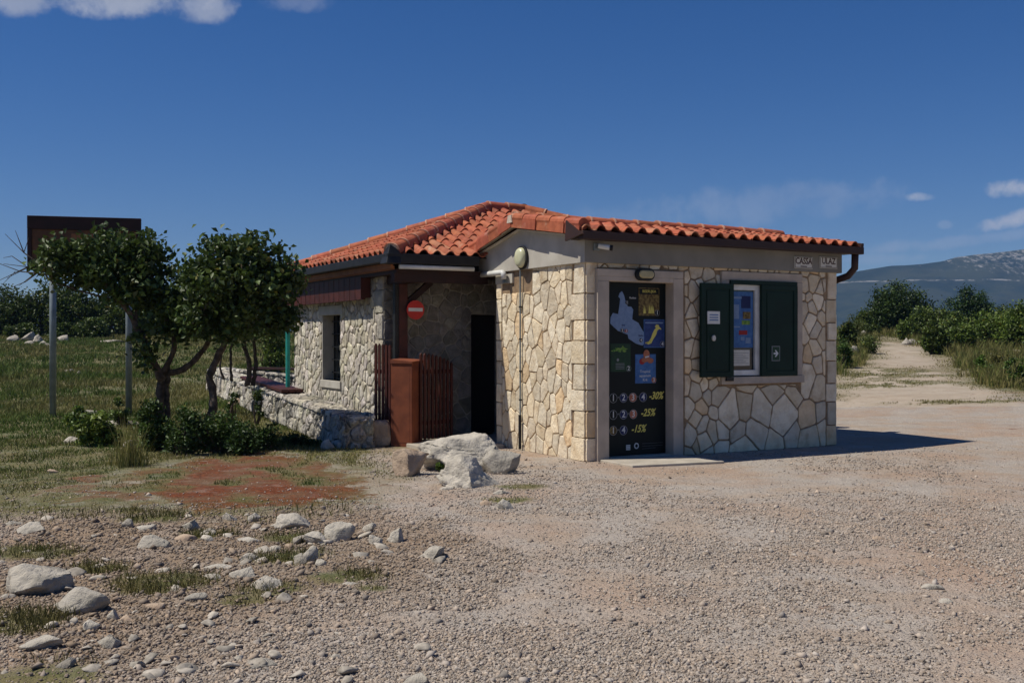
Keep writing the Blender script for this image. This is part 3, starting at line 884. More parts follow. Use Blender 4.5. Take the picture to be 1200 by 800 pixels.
# kiosk roof: ridge parallel to the front
RZ, RT = 3.195, 1.573
mb = MB()
E0 = Vector((-.20, -.24, 2.895)); vdir = Vector((0, RT + .24, RZ - 2.895)); Lf = vdir.length
tile_face(mb, 4.88, Lf, [(0, Lf, 0, 1), (4.88, 0, 1, 0), (0.0, 0, -1, 0)], frame(E0, (1, 0, 0), vdir), rs)
Eb = Vector((4.68, 3.35, 2.83)); vb = Vector((0, RT - 3.35, RZ - 2.83)); Lb = vb.length
tile_face(mb, 4.88, Lb, [(0, Lb, 0, 1), (4.88, 0, 1, 0), (0.0, 0, -1, 0)], frame(Eb, (-1, 0, 0), vb), rs)
mb.add([(-.19, -.22, 2.89), (4.67, -.22, 2.89), (4.67, RT, RZ - .005), (-.19, RT, RZ - .005)], [(0, 1, 2, 3)], 2)
mb.add([(-.19, 3.35, 2.82), (4.67, 3.35, 2.82), (4.67, RT, RZ - .005), (-.19, RT, RZ - .005)], [(3, 2, 1, 0)], 2)
cap_row(mb, (-.16, RT, RZ + .03), (4.76, RT, RZ + .03), .10, .40)
mb.build('roof', tmats, B)
# verge tiles on the gable: a plate hanging down plus a rounded top
mb = MB()
def verge(p, q, n, drop=.13):
    p, q = Vector(p), Vector(q); d = (q - p) / n
    for i in range(n):
        g = rs.uniform(.85, 1.1); c = (g, g * rs.uniform(.85, 1.05), g)
        a, b = p + d * i, p + d * (i + 1.04)
        off = -.012 * (i % 2)
        mb.beam(a + Vector((off, 0, -drop / 2 + .03)), b + Vector((off + .008, 0, -drop / 2 + .03)), .022, drop, col=c)
        mb.tube([a + Vector((.055, 0, .04)), b + Vector((.055, 0, .035))], [.074, .066], 12, col=c)
verge((-.215, -.20, 2.955), (-.215, RT, RZ + .02), 5, .13)
verge((-.215, 2.90, 2.885), (-.215, RT, RZ + .02), 4, .13)
mb.add([(-.235, RT - .075, RZ - .02), (-.235, RT + .075, RZ - .02), (-.235, RT + .045, RZ + .085), (-.235, RT - .045, RZ + .085), (-.15, RT - .075, RZ - .02), (-.15, RT + .075, RZ - .02), (-.15, RT + .045, RZ + .085), (-.15, RT - .045, RZ + .085)],
       [(0, 1, 2, 3), (7, 6, 5, 4), (0, 4, 5, 1), (1, 5, 6, 2), (2, 6, 7, 3), (3, 7, 4, 0)], 1)
mb.build('verge_tiles', [MT['tile'], MT['mortar_pale']], B)
# soffit boards under the verge so the roof has a closed underside
mb = MB(); mb.box(-.19, .0, -.14, .05, 2.85, 2.87)
mb.add([(-.21, -.2, 2.90), (-.05, -.2, 2.90), (-.05, RT, RZ - .03), (-.21, RT, RZ - .03)], [(0, 1, 2, 3)]); mb.add([(-.21, 2.95, 2.83), (-.05, 2.95, 2.83), (-.05, RT, RZ - .03), (-.21, RT, RZ - .03)], [(3, 2, 1, 0)])
mb.build('soffit', MT['white_plaster'], B)

# rear wing roof: hipped
e0, e1, f0, f1, EZ, PZ = -1.58, 5.05, 2.58, 8.10, 2.755, 3.86
mid = (f0 + f1) / 2; hs = mid - f0
ra_, rb_ = e0 + 2.98, 2.15                              # ridge ends in s
peakA, peakB = Vector((ra_, mid, PZ)), Vector((rb_, mid, PZ))
mb = MB()
# front face
def hipface(A_, Bp, P1, P2):
    """eave from A_ to Bp, ridge P1 (above A_) to P2"""
    A_, Bp, P1, P2 = map(Vector, (A_, Bp, P1, P2))
    u = (Bp - A_); Wd = u.length; u /= Wd
    w1 = P1 - A_; v = (w1 - u * w1.dot(u)); Ls = v.length; v /= Ls
    M = frame(A_, u, v)
    a1 = w1.dot(u); a2 = (P2 - A_).dot(u)
    # clip lines: left from (0,0) to (a1,Ls); right from (Wd,0) to (a2,Ls)
    cl = [(0, Ls, 0, 1), (0, 0, -Ls, a1), (Wd, 0, Ls, Wd - a2)]
    tile_face(mb, Wd, Ls, cl, M, rs)
    mb.add([A_ - Vector((0, 0, .004)), Bp - Vector((0, 0, .004)), P2 - Vector((0, 0, .004)), P1 - Vector((0, 0, .004))], [(0, 1, 2, 3)], 2)
hipface((e0, f0, EZ), (e1, f0, EZ), peakA, peakB)
hipface((e0, f1, EZ), (e0, f0, EZ), peakA, peakA)
hipface((e1, f1, EZ), (e0, f1, EZ), peakB, peakA)
hipface((e1, f0, EZ), (e1, f1, EZ), peakB, peakB)
upz = Vector((0, 0, .045))
for p_, q_ in (((e0, f0, EZ), peakA), ((e0, f1, EZ), peakA), ((e1, f0, EZ), peakB), ((e1, f1, EZ), peakB)):
    cap_row(mb, Vector(p_) + upz, Vector(q_) + upz, .10, .40)
cap_row(mb, peakA + upz, peakB + upz, .10, .40)
o = mb.build('roof', tmats, B)
tag(o, 'hipped orange roof over the rear wing')

# rear wing gutters, soffit, beams
mb = MB()
mb.box(e0 - .10, -.23, f0 - .10, f0 + .02, 2.63, 2.765)
mb.box(e0 - .10, e0 + .02, f0 + .02, f1 + .1, 2.65, 2.765)
mb.box(e1 - .02, e1 + .10, f0, f1 + .1, 2.65, 2.765); mb.box(e0, e1, f1 - .02, f1 + .1, 2.65, 2.765)
mb.add([(e0 - .13, f0 - .13, 2.62), (e0 + .10, f0 - .13, 2.62), (e0 + .1, f0 + .12, 2.62), (e0 - .13, f0 + .12, 2.62), (e0 - .04, f0 - .04, 2.90), (e0 + .10, f0 - .08, 2.80), (e0 + .14, f0 + .14, 2.88), (e0 - .08, f0 + .10, 2.80)],
       [(3, 2, 1, 0), (4, 5, 6, 7), (0, 1, 5, 4), (1, 2, 6, 5), (2, 3, 7, 6), (3, 0, 4, 7)])
mb.build('gutter', MT['black'], B, bevel=.008)
mb = MB(); mb.box(e0 + .03, e0 + .07, f0 + .1, f1, 2.57, 2.648)
mb.box(e0 + .07, e0 + .09, f0 + .1, f1, 2.55, 2.60)
mb.build('eaves_board', MT['soffit_wood'], B)
mb = MB()
mb.box(e0 + .10, e1 - .05, f0 + .06, f1 - .03, 2.50, 2.56)             # ceiling
mb.box(e0 + .08, .0, f0 + .08, f0 + .22, 2.38, 2.50)                     # front beam over the passage
mb.box(-1.26, -1.06, f0 + .22, MT0, 2.38, 2.50)
mb.beam((-1.1, 3.27, 2.05), (-.66, 3.27, 2.42), .09, .09)
mb.build('eaves_beam', MT['dark_wood'], B)
mb = MB(); mb.tube([(e0 + .1, f0 - .045, 2.585), (-.30, f0 - .045, 2.585)], .034, 10); 
mb.build('white_conduit', MT['white_metal'], B, smooth=True)
mb = MB()
mb.tube([(-.10, 2.75, 2.515), (-.10, 2.02, 2.515), (-.10, 1.99, 2.50), (-.10, 1.98, 2.42)], .040, 10)
mb.build('white_pipe', MT['white_metal'], B, smooth=True)
mb = MB(); mb.box(-.03, 0, 1.86, 2.36, 2.36, 2.50); mb.build('plaster_patch', MT['plaster'], B)
mb = MB(); mb.box(-.055, -.03, 2.00, 2.10, 2.37, 2.44); mb.build('junction_box', MT['grey_metal'], B)
mb = MB()
mb.tube([(-.045, 1.60, 2.52), (-.045, 1.60, .5)], .011, 6)
mb.tube([(-.05, 1.60, .5), (-.05, 1.60, .02)], .022, 8, mi=1)
for zz in (2.0, 1.55, 1.1, .7): mb.box(-.06, -.02, 1.585, 1.615, zz, zz + .02, 1)
mb.build('conduit', [MT['grey_metal'], MT['black']], B)

# rear wing walls (rubble), with the small barred window in the left wall and the doorway in the front
mb = MB(); rs2 = random.Random(5)
LW = MT1 - MT0
WN = (5.46 - MT0, 6.37 - MT0, .86, 1.97)
q2 = [(0.0, .42), (.42, .78), (.78, 1.2), (1.2, 1.55), (1.55, 1.95), (1.95, 2.30), (2.30, 2.52)]
opn = [WN] + [(0, .34 if i % 2 else .22, a, b) for i, (a, b) in enumerate(q2)] + [(WN[0] - .08, WN[1] + .06, WN[2] - .16, WN[2])]
lc = cells(LW, 2.52, lambda x, z: .075 + .13 * rs2.random() ** 1.5, 1.3, .030, opn, rs2)
stones_into(mb, lc, lambda x, z, o: (MS0 - o, MT0 + x, z), .016, rs2, .010, tint_rubble, bev=.010, dome=.004)
for i, (a, b) in enumerate(q2):
    wq = .34 if i % 2 else .22
    stones_into(mb, [[(0, a + .008), (wq - .012, a + .008), (wq - .015, b - .006), (0, b - .006)]], lambda x, z, o: (MS0 - o, MT0 + x, z), .030, rs2, .006, tint_rubble, bev=.014, dome=.01)
FWd = .67 - MS0
DN = (1.47, 2.0, -.1, 1.95)
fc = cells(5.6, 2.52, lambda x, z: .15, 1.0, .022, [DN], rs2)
stones_into(mb, fc, lambda x, z, o: (MS0 + x, MT0 - o, z), .018, rs2, .010, lambda r_, x, z: tuple(.42 * c for c in tint_rubble(r_, x, z)), bev=.012, dome=.006)  # passage shade put into the tint: these stones are darkened copies
mb.box(MS0, MS0 + .28, MT0, MT0 + WN[0], -.1, 2.52, 1); mb.box(MS0, MS0 + .28, MT0 + WN[1], MT1, -.1, 2.52, 1)
mb.box(MS0, MS0 + .28, MT0 + WN[0], MT0 + WN[1], -.1, WN[2], 1); mb.box(MS0, MS0 + .28, MT0 + WN[0], MT0 + WN[1], WN[3], 2.52, 1)
mb.box(MS0 + .28, MS0 + DN[0], MT0, MT0 + .28, -.1, 2.52, 1); mb.box(MS0 + DN[1], MS1, MT0, MT0 + .28, -.1, 2.52, 1)
mb.box(MS0 + DN[0], MS0 + DN[1], MT0, MT0 + .28, DN[3], 2.52, 1)
mb.box(MS1 - .28, MS1, MT0 + .28, MT1, -.1, 2.52, 1); mb.box(MS0 + .28, MS1 - .28, MT1 - .28, MT1, -.1, 2.52, 1)
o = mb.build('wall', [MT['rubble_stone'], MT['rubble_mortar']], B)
tag(o, 'rough grey white rubble walls of the rear wing')
# window of the rear wing
mb = MB()
t0_, t1_ = MT0 + WN[0], MT0 + WN[1]
mb.box(MS0 - .03, MS0 + .26, t0_ - .05, t1_ + .05, WN[2] - .13, WN[2] + .0)
mb.box(MS0 - .01, MS0 + .25, t1_ - .03, t1_ + .0, WN[2] + .0, WN[3])
mb.box(MS0 - .035, MS0 + .02, t0_ - .16, t1_ + .12, WN[3] + .0, WN[3] + .16)
win2 = mb.build('window', MT['plaster'], B, bevel=.008)
mb = MB(); mb.box(MS0 + .21, MS0 + .24, t0_, t1_ - .03, WN[2], WN[3]); mb.build('pane', MT['glass'], win2)
mb = MB()
for k in range(5):
    tt = t0_ + .09 + k * .17; mb.box(MS0 + .16, MS0 + .175, tt, tt + .016, WN[2], WN[3])
for k in range(5):
    zz = WN[2] + .12 + k * .22; mb.box(MS0 + .158, MS0 + .178, t0_, t1_ - .03, zz, zz + .016)
mb.build('bars', MT['black'], win2)
# dark fascia board under the eaves on the left wall
mb = MB(); mb.box(MS0 - .19, MS0 - .12, 4.02, 8.45, 2.17, 2.52); mb.box(MS0 - .12, MS0 - .033, 4.02, 8.45, 2.20, 2.50)
for k in range(1, 18):
    mb.box(MS0 - .194, MS0 - .19, 4.02 + k * .245, 4.03 + k * .245, 2.17, 2.52)
mb.build('fascia_board', MT['red_wood'], B)
# doorway into the rear wing
mb = MB(); mb.box(MS0 + DN[0], MS0 + DN[1], MT0 + .20, MT0 + .25, .06, DN[3]); mb.build('door', MT['dark'], B)
# far end of the passage is closed by a plank door
mb = MB(); mb.box(4.1, 4.16, KD, MT0 - .03, -.05, 2.5); mb.build('passage_door', MT['dark_wood'], B)
# timber post at the roof corner
mb = MB(); mb.box(-1.20, -1.06, 3.20, 3.34, .0, 2.38); mb.box(-1.265, -1.203, 3.20, 3.30, .05, 2.38, 1)
mb.build('post', [MT['red_wood'], MT['black']], B, bevel=.008)
# paved floor of the passage
mb = MB(); mb.box(-1.25, 4.1, 2.40, MT0 - .03, -.1, .055); mb.box(-1.25, -.05, 2.05, 2.40, -.1, .05)
mb.build('floor_slab', MT['concrete'], B, bevel=.012)

# ------------------------------------------------------------------ things fixed to the building
def bthing(name, label, cat, s, t, z, group=None): return thing(name, label, cat, Lw(s, t, z), ROT, group)

# gable lamp (faces -s)
g = thing('wall_lamp', 'oval pale lamp on the grey gable end above the stone wall', 'lamp', Lw(-.053, 1.50, 2.69), ROT - math.pi / 2)
mb = MB(); mb.ell(0, 0, .155, .165, -.035, 0, n=32); mb.build('base', MT['black'], g, bevel=.01)
mb = MB()
n = 24
rings = [(0.135, -.035), (.132, -.06), (.115, -.085), (.08, -.10), (.03, -.106)]
vs = [(r * .92 * math.cos(2 * math.pi * i / n), y, r * 1.05 * math.sin(2 * math.pi * i / n)) for r, y in rings for i in range(n)]
mb.add(vs, [(q * n + i, q * n + (i + 1) % n, (q + 1) * n + (i + 1) % n, (q + 1) * n + i) for q in range(4) for i in range(n)] + [tuple(range(4 * n, 5 * n))])
mb.build('lens', MT['lens'], g, smooth=True)
# lamp over the door
ds, dz = fpl(755, 321.5, -.1)
g = bthing('bulkhead_lamp', 'small oval bulkhead lamp with dark rim above the poster door', 'lamp', ds, -.085, dz)
mb = MB()
def pill(cx, w_, h_, y0, y1, mb, n=10, mi=0):
    r = h_ / 2; pts = []
    for sgn in (1, -1):
        for i in range(n + 1):
            a = (-math.pi / 2 + math.pi * i / n) if sgn == 1 else (math.pi / 2 + math.pi * i / n)
            pts.append((cx + sgn * (w_ / 2 - r) + r * math.cos(a), r * math.sin(a)))
    mb.prism(pts, y0, y1, mi)
pill(0, .30, .165, -.05, 0, mb); mb.build('base', MT['black'], g, bevel=.012)
mb = MB(); pill(0, .235, .105, -.085, -.05, mb); mb.build('lens', MT['lens_y'], g, bevel=.02)
mb = MB(); pill(0, .28, .15, -.062, -.05, mb); mb.build('rim', MT['black'], g, bevel=.006)
# security camera
g = bthing('security_camera', 'small white bullet camera under the roof corner', 'camera', .12, -.06, 2.725)
mb = MB(); mb.box(-.045, .045, -.03, 0, -.045, .045); mb.tube([(0, -.03, 0), (.03, -.09, -.01)], .016, 8); mb.build('bracket', MT['grey_metal'], g, bevel=.006)
mb = MB(); mb.tube([(-.01, -.07, .012), (.10, -.17, -.015)], .034, 14); mb.build('housing', MT['white_metal'], g, bevel=.01)
mb = MB(); mb.tube([(.10, -.17, -.015), (.125, -.192, -.02)], .036, 14); mb.build('lens', MT['black'], g)
# the two signs on the beam
def beam_sign(px0, px1, word, label):
    s0, za = fpl(px0, 301.5, -.06); s1, zb = fpl(px1, 314, -.06)
    g = bthing('name_plate', label, 'sign', (s0 + s1) / 2, -.062, (za + zb) / 2)
    wd, ht = s1 - s0, .165
    mb = MB(); mb.box(-wd / 2, wd / 2, -.012, 0, -ht / 2, ht / 2); mb.build('plate', MT['cream_sign'], g, bevel=.002)
    mb = MB()
    for (a, b, c, d) in ((-wd / 2 + .008, wd / 2 - .008, ht / 2 - .014, ht / 2 - .008), (-wd / 2 + .008, wd / 2 - .008, -ht / 2 + .008, -ht / 2 + .014), (-wd / 2 + .008, -wd / 2 + .014, -ht / 2 + .008, ht / 2 - .008), (wd / 2 - .014, wd / 2 - .008, -ht / 2 + .008, ht / 2 - .008)):
        mb.box(a, b, -.0145, -.012, c, d)
    mb.build('border', MT['ink'], g)
    text_obj(word, .125, MT['ink'], g, 0, -.014, .018, bold=.002, sx=.86)
    mb = MB(); mb.box(-.06, .06, -.0145, -.012, -.060, -.048); mb.build('small_print', MT['ink'], g)
beam_sign(930.5, 951.5, 'CASSA', 'cream plate reading CASSA, left one of the pair on the grey beam')
beam_sign(960, 980.5, 'ULAZ', 'cream plate reading ULAZ at the right end of the grey beam')

# poster on the door
PT = .095
g = bthing('poster_board', 'tall black poster with island map and yellow discount prices in the doorway', 'poster', .839, PT, .04)
def pp(px, py):
    s, z = fpl(px, py, PT); return s - .839, z - .04
mb = MB(); mb.box(pp(712.5, 400)[0], jr0 - .839 - .002, -.006, 0, .0, 2.258); mb.build('panel', MT['poster'], g)
isl = [(190, 140), (205, 170), (215, 210), (235, 260), (262, 262), (278, 285), (272, 330), (270, 360), (318, 388), (335, 420), (352, 448), (388, 498), (385, 530), (350, 565), (300, 550), (240, 510), (235, 480), (160, 450), (125, 420), (98, 392), (100, 345), (120, 310), (160, 320), (170, 250), (176, 200), (162, 182), (172, 155)]
isl = [pp(700 + u / 6.67, 320 + v / 6.67) for u, v in isl]
mb = MB(); mb.prism(isl, -.0085, -.006); mb.build('map', MT['p_pale'], g)
def rect(px0, py0, px1, py1):
    a = pp(px0, py0); b = pp(px1, py1); return min(a[0], b[0]), max(a[0], b[0]), min(a[1], b[1]), max(a[1], b[1])
def picture(px0, py0, px1, py1, back, border):
    x0, x1, z0, z1 = rect(px0, py0, px1, py1)
    mb = MB(); mb.box(x0, x1, -.009, -.006, z0, z1, 0); mb.box(x0 + .008, x1 - .008, -.011, -.009, z0 + .008, z1 - .008, 1)
    return mb.build('picture', [border, back], g), (x0, x1, z0, z1)
def blob(mb, cx, cz, pts, y, mi=0, sc=1): mb.prism([(cx + a * sc, cz + b * sc) for a, b in pts], y - .002, y, mi)
def badge(parent, px, py, num, matc, r=.036, tm=None):
    x, z = pp(px, py)
    mb = MB(); mb.ell(x, z, r * 1.12, r * 1.12, -.0135, -.0125, 1); mb.ell(x, z, r, r, -.0145, -.0135, 0); bd = mb.build('badge', [matc, MT['p_grey']], parent)
    text_obj(num, r * 2.1, tm or MT['p_white'], bd, x, -.0158, z, bold=.001, name='number')
p1, R1 = picture(748, 337, 772, 370, MT['p_brown'], MT['p_brown'])
mb = MB(); cx, cz = (R1[0] + R1[1]) / 2, (R1[2] + R1[3]) / 2
for k in range(9):
    a = random.uniform(-.09, .09); hh = random.uniform(.04, .13)
    mb.prism([(cx + a - .012, R1[2] + .03), (cx + a + .012, R1[2] + .03), (cx + a, R1[2] + .03 + hh)], -.0125, -.011, 0)
mb.build('artwork', MT['p_yel'], p1)
mb = MB(); mb.box(R1[0] + .01, R1[1] - .01, -.0125, -.011, R1[3] - .085, R1[3] - .012); mb.build('header', MT['poster'], p1)
text_obj('BISERUJKA', .052, MT['p_yel'], p1, cx, -.0135, R1[3] - .047, sx=.92)
badge(p1, 769.5, 366.5, '1', MT['poster'])
p4, R4 = picture(754, 374, 778, 407, MT['p_deep'], MT['p_blue'])
cx, cz = (R4[0] + R4[1]) / 2, (R4[2] + R4[3]) / 2
mb = MB()
sea = [(.07, .115), (.035, .12), (.01, .09), (.03, .075), (.0, .05), (-.03, .0), (-.055, -.06), (-.085, -.10), (-.14, -.135), (-.15, -.12), (-.10, -.145), (-.05, -.13), (-.02, -.08), (.005, -.05), (.035, -.01), (.05, .04), (.085, .06), (.11, .05), (.115, .065), (.085, .085)]
mb.prism([(cx + a, cz + b) for a, b in sea], -.0135, -.0115)
mb.build('sea_creature', MT['p_yel'], p4)
mb = MB(); mb.box(R4[0] + .02, R4[1] - .02, -.0125, -.011, R4[3] - .055, R4[3] - .035); mb.build('caption', MT['p_pale'], p4)
badge(p4, 775.5, 403, '4', MT['p_navy'])
p2, R2 = picture(715, 402.5, 738.5, 435, MT['p_dgreen'], MT['p_dgreen'])
cx, cz = (R2[0] + R2[1]) / 2, R2[3] - .07
mb = MB()
for k in range(16):
    a = math.radians(random.uniform(-20, 200)); r = random.uniform(.05, .12); c, s_ = math.cos(a), math.sin(a) * .5
    bx, bz = cx + random.uniform(-.05, .05), cz + random.uniform(-.04, .02)
    mb.prism([(bx, bz), (bx + c * r * .5 - s_ * .03, bz + s_ * r * .5 + c * .015), (bx + c * r, bz + s_ * r), (bx + c * r * .5 + s_ * .03, bz + s_ * r * .5 - c * .015)], -.013 - k * .0001, -.011)
mb.build('leaves', MT['p_green'], p2)
mb = MB(); x_, z_ = pp(723.5, 421.5); mb.ell(x_, z_, .018, .02, -.0125, -.011)
for k in range(4): mb.box(cx - .08, cx + .06, -.0125, -.011, R2[2] + .035 + k * .022, R2[2] + .042 + k * .022)
mb.build('caption', MT['p_grey'], p2)
badge(p2, 736, 431.5, '2', MT['p_dgreen'])
p3, R3 = picture(744, 415, 768, 448.5, MT['p_blue'], MT['p_blue'])
cx = (R3[0] + R3[1]) / 2
mb = MB(); cz = R3[3] + .0
mb.ell(cx + .01, cz, .05, .06, -.0165, -.011, 0, 16); mb.ell(cx - .02, cz - .075, .05, .035, -.0165, -.011, 0, 14); mb.ell(cx + .075, cz - .085, .05, .035, -.0165, -.011, 0, 14); mb.ell(cx + .03, cz - .05, .035, .05, -.016, -.011, 0, 14)
mb.ell(cx - .06, cz - .095, .045, .04, -.016, -.011, 1, 14); mb.prism([(cx - .015, cz - .03), (cx + .05, cz - .02), (cx + .05, cz - .036), (cx - .01, cz - .05)], -.018, -.0165, 2)
mb.build('fish', [MT['p_orange'], MT['p_red'], MT['p_white']], p3)
t1 = text_obj('Tropical', .05, MT['p_white'], p3, cx - .01, -.0125, R3[2] + .155); t2 = text_obj('aquarium', .05, MT['p_white'], p3, cx - .01, -.0125, R3[2] + .10); t3 = text_obj('Krk', .05, MT['p_white'], p3, cx - .01, -.0125, R3[2] + .045)

badge(p3, 765.5, 445, '3', MT['p_orange'])
# small names on the map
for px, py, num, mc in ((734, 354.5, '1', 'poster'), (728.5, 387, '2', 'poster'), (733, 387.5, '3', 'p_red'), (750.5, 398.5, '4', 'poster')):
    badge(g, px, py, num, MT[mc], r=.024)
tl = [text_obj('Rudine', .038, MT['p_white'], g, *[pp(741, 349)[0], -.0095, pp(741, 349)[1]])]
tl += [text_obj('Krk', .034, MT['p_navy'], g, pp(730, 381)[0], -.0095, pp(730, 381)[1]), text_obj('Baška', .034, MT['p_navy'], g, pp(750.5, 393)[0], -.0095, pp(750.5, 393)[1])]

# price rows
for row, (py, items, pct, pxp) in enumerate([(465.0, [('1', 718, 'poster'), ('2', 730, 'p_navy'), ('3', 741, 'p_orange'), ('4', 753, 'p_navy')], '-30%', 768),
                                             (484.5, [('1', 718, 'poster'), ('2', 730, 'p_navy'), ('3', 741.5, 'p_orange')], '-25%', 758.5), (503.0, [('1', 718, 'p_brown'), ('4', 730, 'p_navy')], '-15%', 747.5)]):
    for num, px, mc in items:
        pyy = py - (px - 740) * .035
        badge(g, px, pyy + .5, num, MT[mc], r=.056)
    pl = []
    for (n1_, a, _), (n2_, b, _) in zip(items, items[1:]):
        x, z = pp((a + b) / 2, py - ((a + b) / 2 - 740) * .035); pl.append(text_obj('+', .05, MT['p_grey'], g, x, -.0095, z))
    x, z = pp(pxp, py - (pxp - 740) * .035 - .5)
    pl.append(text_obj(pct, .136, MT['p_yel'], g, x, -.0095, z, shear=.35, bold=.003, sx=.84))
mb = MB()
x, z = pp(736, 524); mb.box(x - .035, x + .03, -.0085, -.006, z - .035, z + .035, 0)
for k in range(3): mb.box(x - .03, x + .025, -.0095, -.0085, z - .028 + k * .022, z - .024 + k * .022, 1)
mb.build('logo', [MT['p_white'], MT['poster']], g); mb = MB()
x, z = pp(745.5, 522); mb.ell(x, z, .038, .04, -.0085, -.006, 0); mb.ell(x, z, .022, .024, -.0095, -.0085, 1)
for k in range(3):
    if k == 0: mb.build('logo', [MT['p_white'], MT['poster']], g); mb = MB()
    a = pp(752, 519.5 + k * 3); b = pp(776 - 8 * (k == 2), 518 + k * 3); mb.beam((a[0], -.007, a[1]), (b[0], -.007, b[1]), .002, .006, 2, up=Vector((0, -1, 0)))
mb.build('small_print', [MT['p_white'], MT['poster'], MT['p_grey']], g)

# things at the ticket window
ws, wz = fpl(872, 392, .02)
g = bthing('info_poster', 'blue leaflet poster with small pictures behind the ticket window', 'poster', 2.60, .018, 1.44)
mb = MB(); mb.box(-.205, .205, -.004, 0, 0, .78); mb.build('sheet', MT['p_blue'], g)
mb = MB()
for (a, b, c, d, mi) in ((-.16, -.05, .40, .60, 0), (-.01, .16, .55, .72, 1), (.02, .16, .40, .50, 2), (.0, .15, .32, .38, 3), (-.05, .10, .18, .24, 4), (-.17, .0, .68, .71, 0), (-.18, -.03, .28, .30, 0), (-.02, .05, .10, .15, 0), (.07, .16, .06, .14, 0)):
    mb.box(a, b, -.006, -.004, c, d, mi)
mb.build('pictures', [MT['p_pale'], MT['p_navy'], MT['p_brown'], MT['p_green'], MT['p_red']], g)
g = bthing('paper_notice', 'white typed sheet inside the ticket window below the blue poster', 'notice', 2.575, .018, 1.16)
mb = MB(); mb.box(-.14, .17, -.004, 0, .03, .25); mb.build('sheet', MT['cream_sign'], g)
mb = MB()
for k in range(7): mb.box(-.12, .15 - .05 * (k % 3), -.0055, -.004, .06 + k * .024, .066 + k * .024)
mb.build('small_print', MT['p_grey'], g)
g = bthing('paper_notice', 'square white notice with blue print on the left shutter', 'notice', fpl(836, 372, -.142)[0], -.138, fpl(836, 372, -.142)[1])
mb = MB(); mb.box(-.105, .105, -.014, 0, -.085, .085); mb.build('sheet', MT['white_metal'], g)
mb = MB()
for k in range(3): mb.box(-.075, .075, -.0155, -.014, -.04 + k * .035, -.026 + k * .035)
mb.build('small_print', MT['p_blue'], g)
as_, az_ = fpl(909, 414, -.08)
g = bthing('arrow_sign', 'small green arrow sign pointing right on the right shutter', 'sign', as_, -.078, az_)
mb = MB(); mb.box(-.075, .075, -.008, 0, -.105, .105); mb.build('plate', MT['p_grey'], g)
mb = MB(); mb.box(-.065, .065, -.0095, -.008, -.095, .095); mb.build('panel', MT['p_dgreen'], g)
mb = MB(); mb.prism([(-.045, -.012), (.0, -.012), (-.022, -.048), (.0, -.048), (.045, 0), (0, .048), (-.022, .048), (0, .012), (-.045, .012)], -.0115, -.0095); mb.build('arrow', MT['p_white'], g)

# no-entry sign on the post
nes, nez = fpl(487.5, 363, 3.14)
g = bthing('no_entry_sign', 'round red no entry sign with white bar on the dark post', 'sign', nes, 3.16, nez)
mb = MB(); mb.ell(0, 0, .142, .142, -.006, 0, n=40); mb.build('disc', MT['red_sign'], g)
mb = MB(); mb.box(-.115, .115, -.009, -.006, -.022, .030); mb.build('bar', MT['white_metal'], g)
mb = MB(); mb.box(-.02, .02, 0, .012, -.08, .08); mb.build('bracket', MT['grey_metal'], g)

# concrete step in front of the door
mb = MB(); mb.box(0, 1.42, -1.02, -.10, -.06, .030)
stp = mb.build('door_step', MT['concrete'], None, bevel=.008, loc=Lw(0, 0, 0), rz=ROT)
me = stp.data
for v_ in me.vertices:                                  # slab edges run slightly askew to the wall
    if v_.co.y < -.5:
        v_.co.y = -.98 if v_.co.x > 1 else -.80
        v_.co.x += .02
for v_ in me.vertices:
    if v_.co.x < .5: v_.co.x = .16
tag(stp, 'thin pale concrete slab lying in front of the poster doorway', 'step')

# rust box at the gate
bx, by = -1.445, 15.12
g = thing('rusty_cabinet', 'tall rust brown metal box standing in the gateway under the post', 'cabinet', (bx, by, 0), math.radians(-22))
mb = MB(); mb.box(-.345, .0, 0, .32, -.02, 1.22); mb.build('body', MT['rust'], g, bevel=.006)
mb = MB(); mb.add([(-.345, -.015, 1.21), (.012, -.015, 1.21), (.012, .37, 1.21), (-.345, .37, 1.21), (-.345, -.015, 1.265), (.012, -.015, 1.235), (.012, .37, 1.255), (-.345, .37, 1.285)],
    [(3, 2, 1, 0), (4, 5, 6, 7), (0, 1, 5, 4), (1, 2, 6, 5), (2, 3, 7, 6), (3, 0, 4, 7)]); mb.build('lid', MT['rust'], g)
mb = MB(); mb.box(-.30, -.035, -.003, 0, .06, 1.15); mb.build('door_panel', MT['rust'], g, bevel=.002)
# picket gates
def gate(p0, p1, n, hts, label, z0=.09):
    p0, p1 = Vector(p0), Vector(p1); g = thing('picket_gate', label, 'gate', (p0.x, p0.y, 0), math.atan2(p1.y - p0.y, p1.x - p0.x))
    L = (p1 - p0).length
    for i in range(n):
        x = L * i / (n - 1); h = hts(i / (n - 1))
        mb = MB(); mb.prism([(x - .020, z0), (x + .020, z0), (x + .020, h - .03), (x, h), (x - .020, h - .03)], -.012, .012); mb.build('picket', MT['red_wood'], g)
    mb = MB(); mb.box(-.02, L + .02, .012, .04, .30, .36); mb.box(-.02, L + .02, .012, .04, 1.05, 1.11); mb.build('rail', MT['red_wood'], g)
A1 = Lw(-1.0, 2.86); A2 = Lw(-.44, 3.0)
gate(A1, A2, 9, lambda u: 1.36 - .0 * u - .14 * u * u, 'rust red picket gate right of the rusty box')
A3 = (-2.02, 15.55, 0); A4 = (-1.80, 15.42, 0)
gate(A3, A4, 5, lambda u: 1.50 - .02 * u, 'narrow rust red picket panel left of the rusty box')

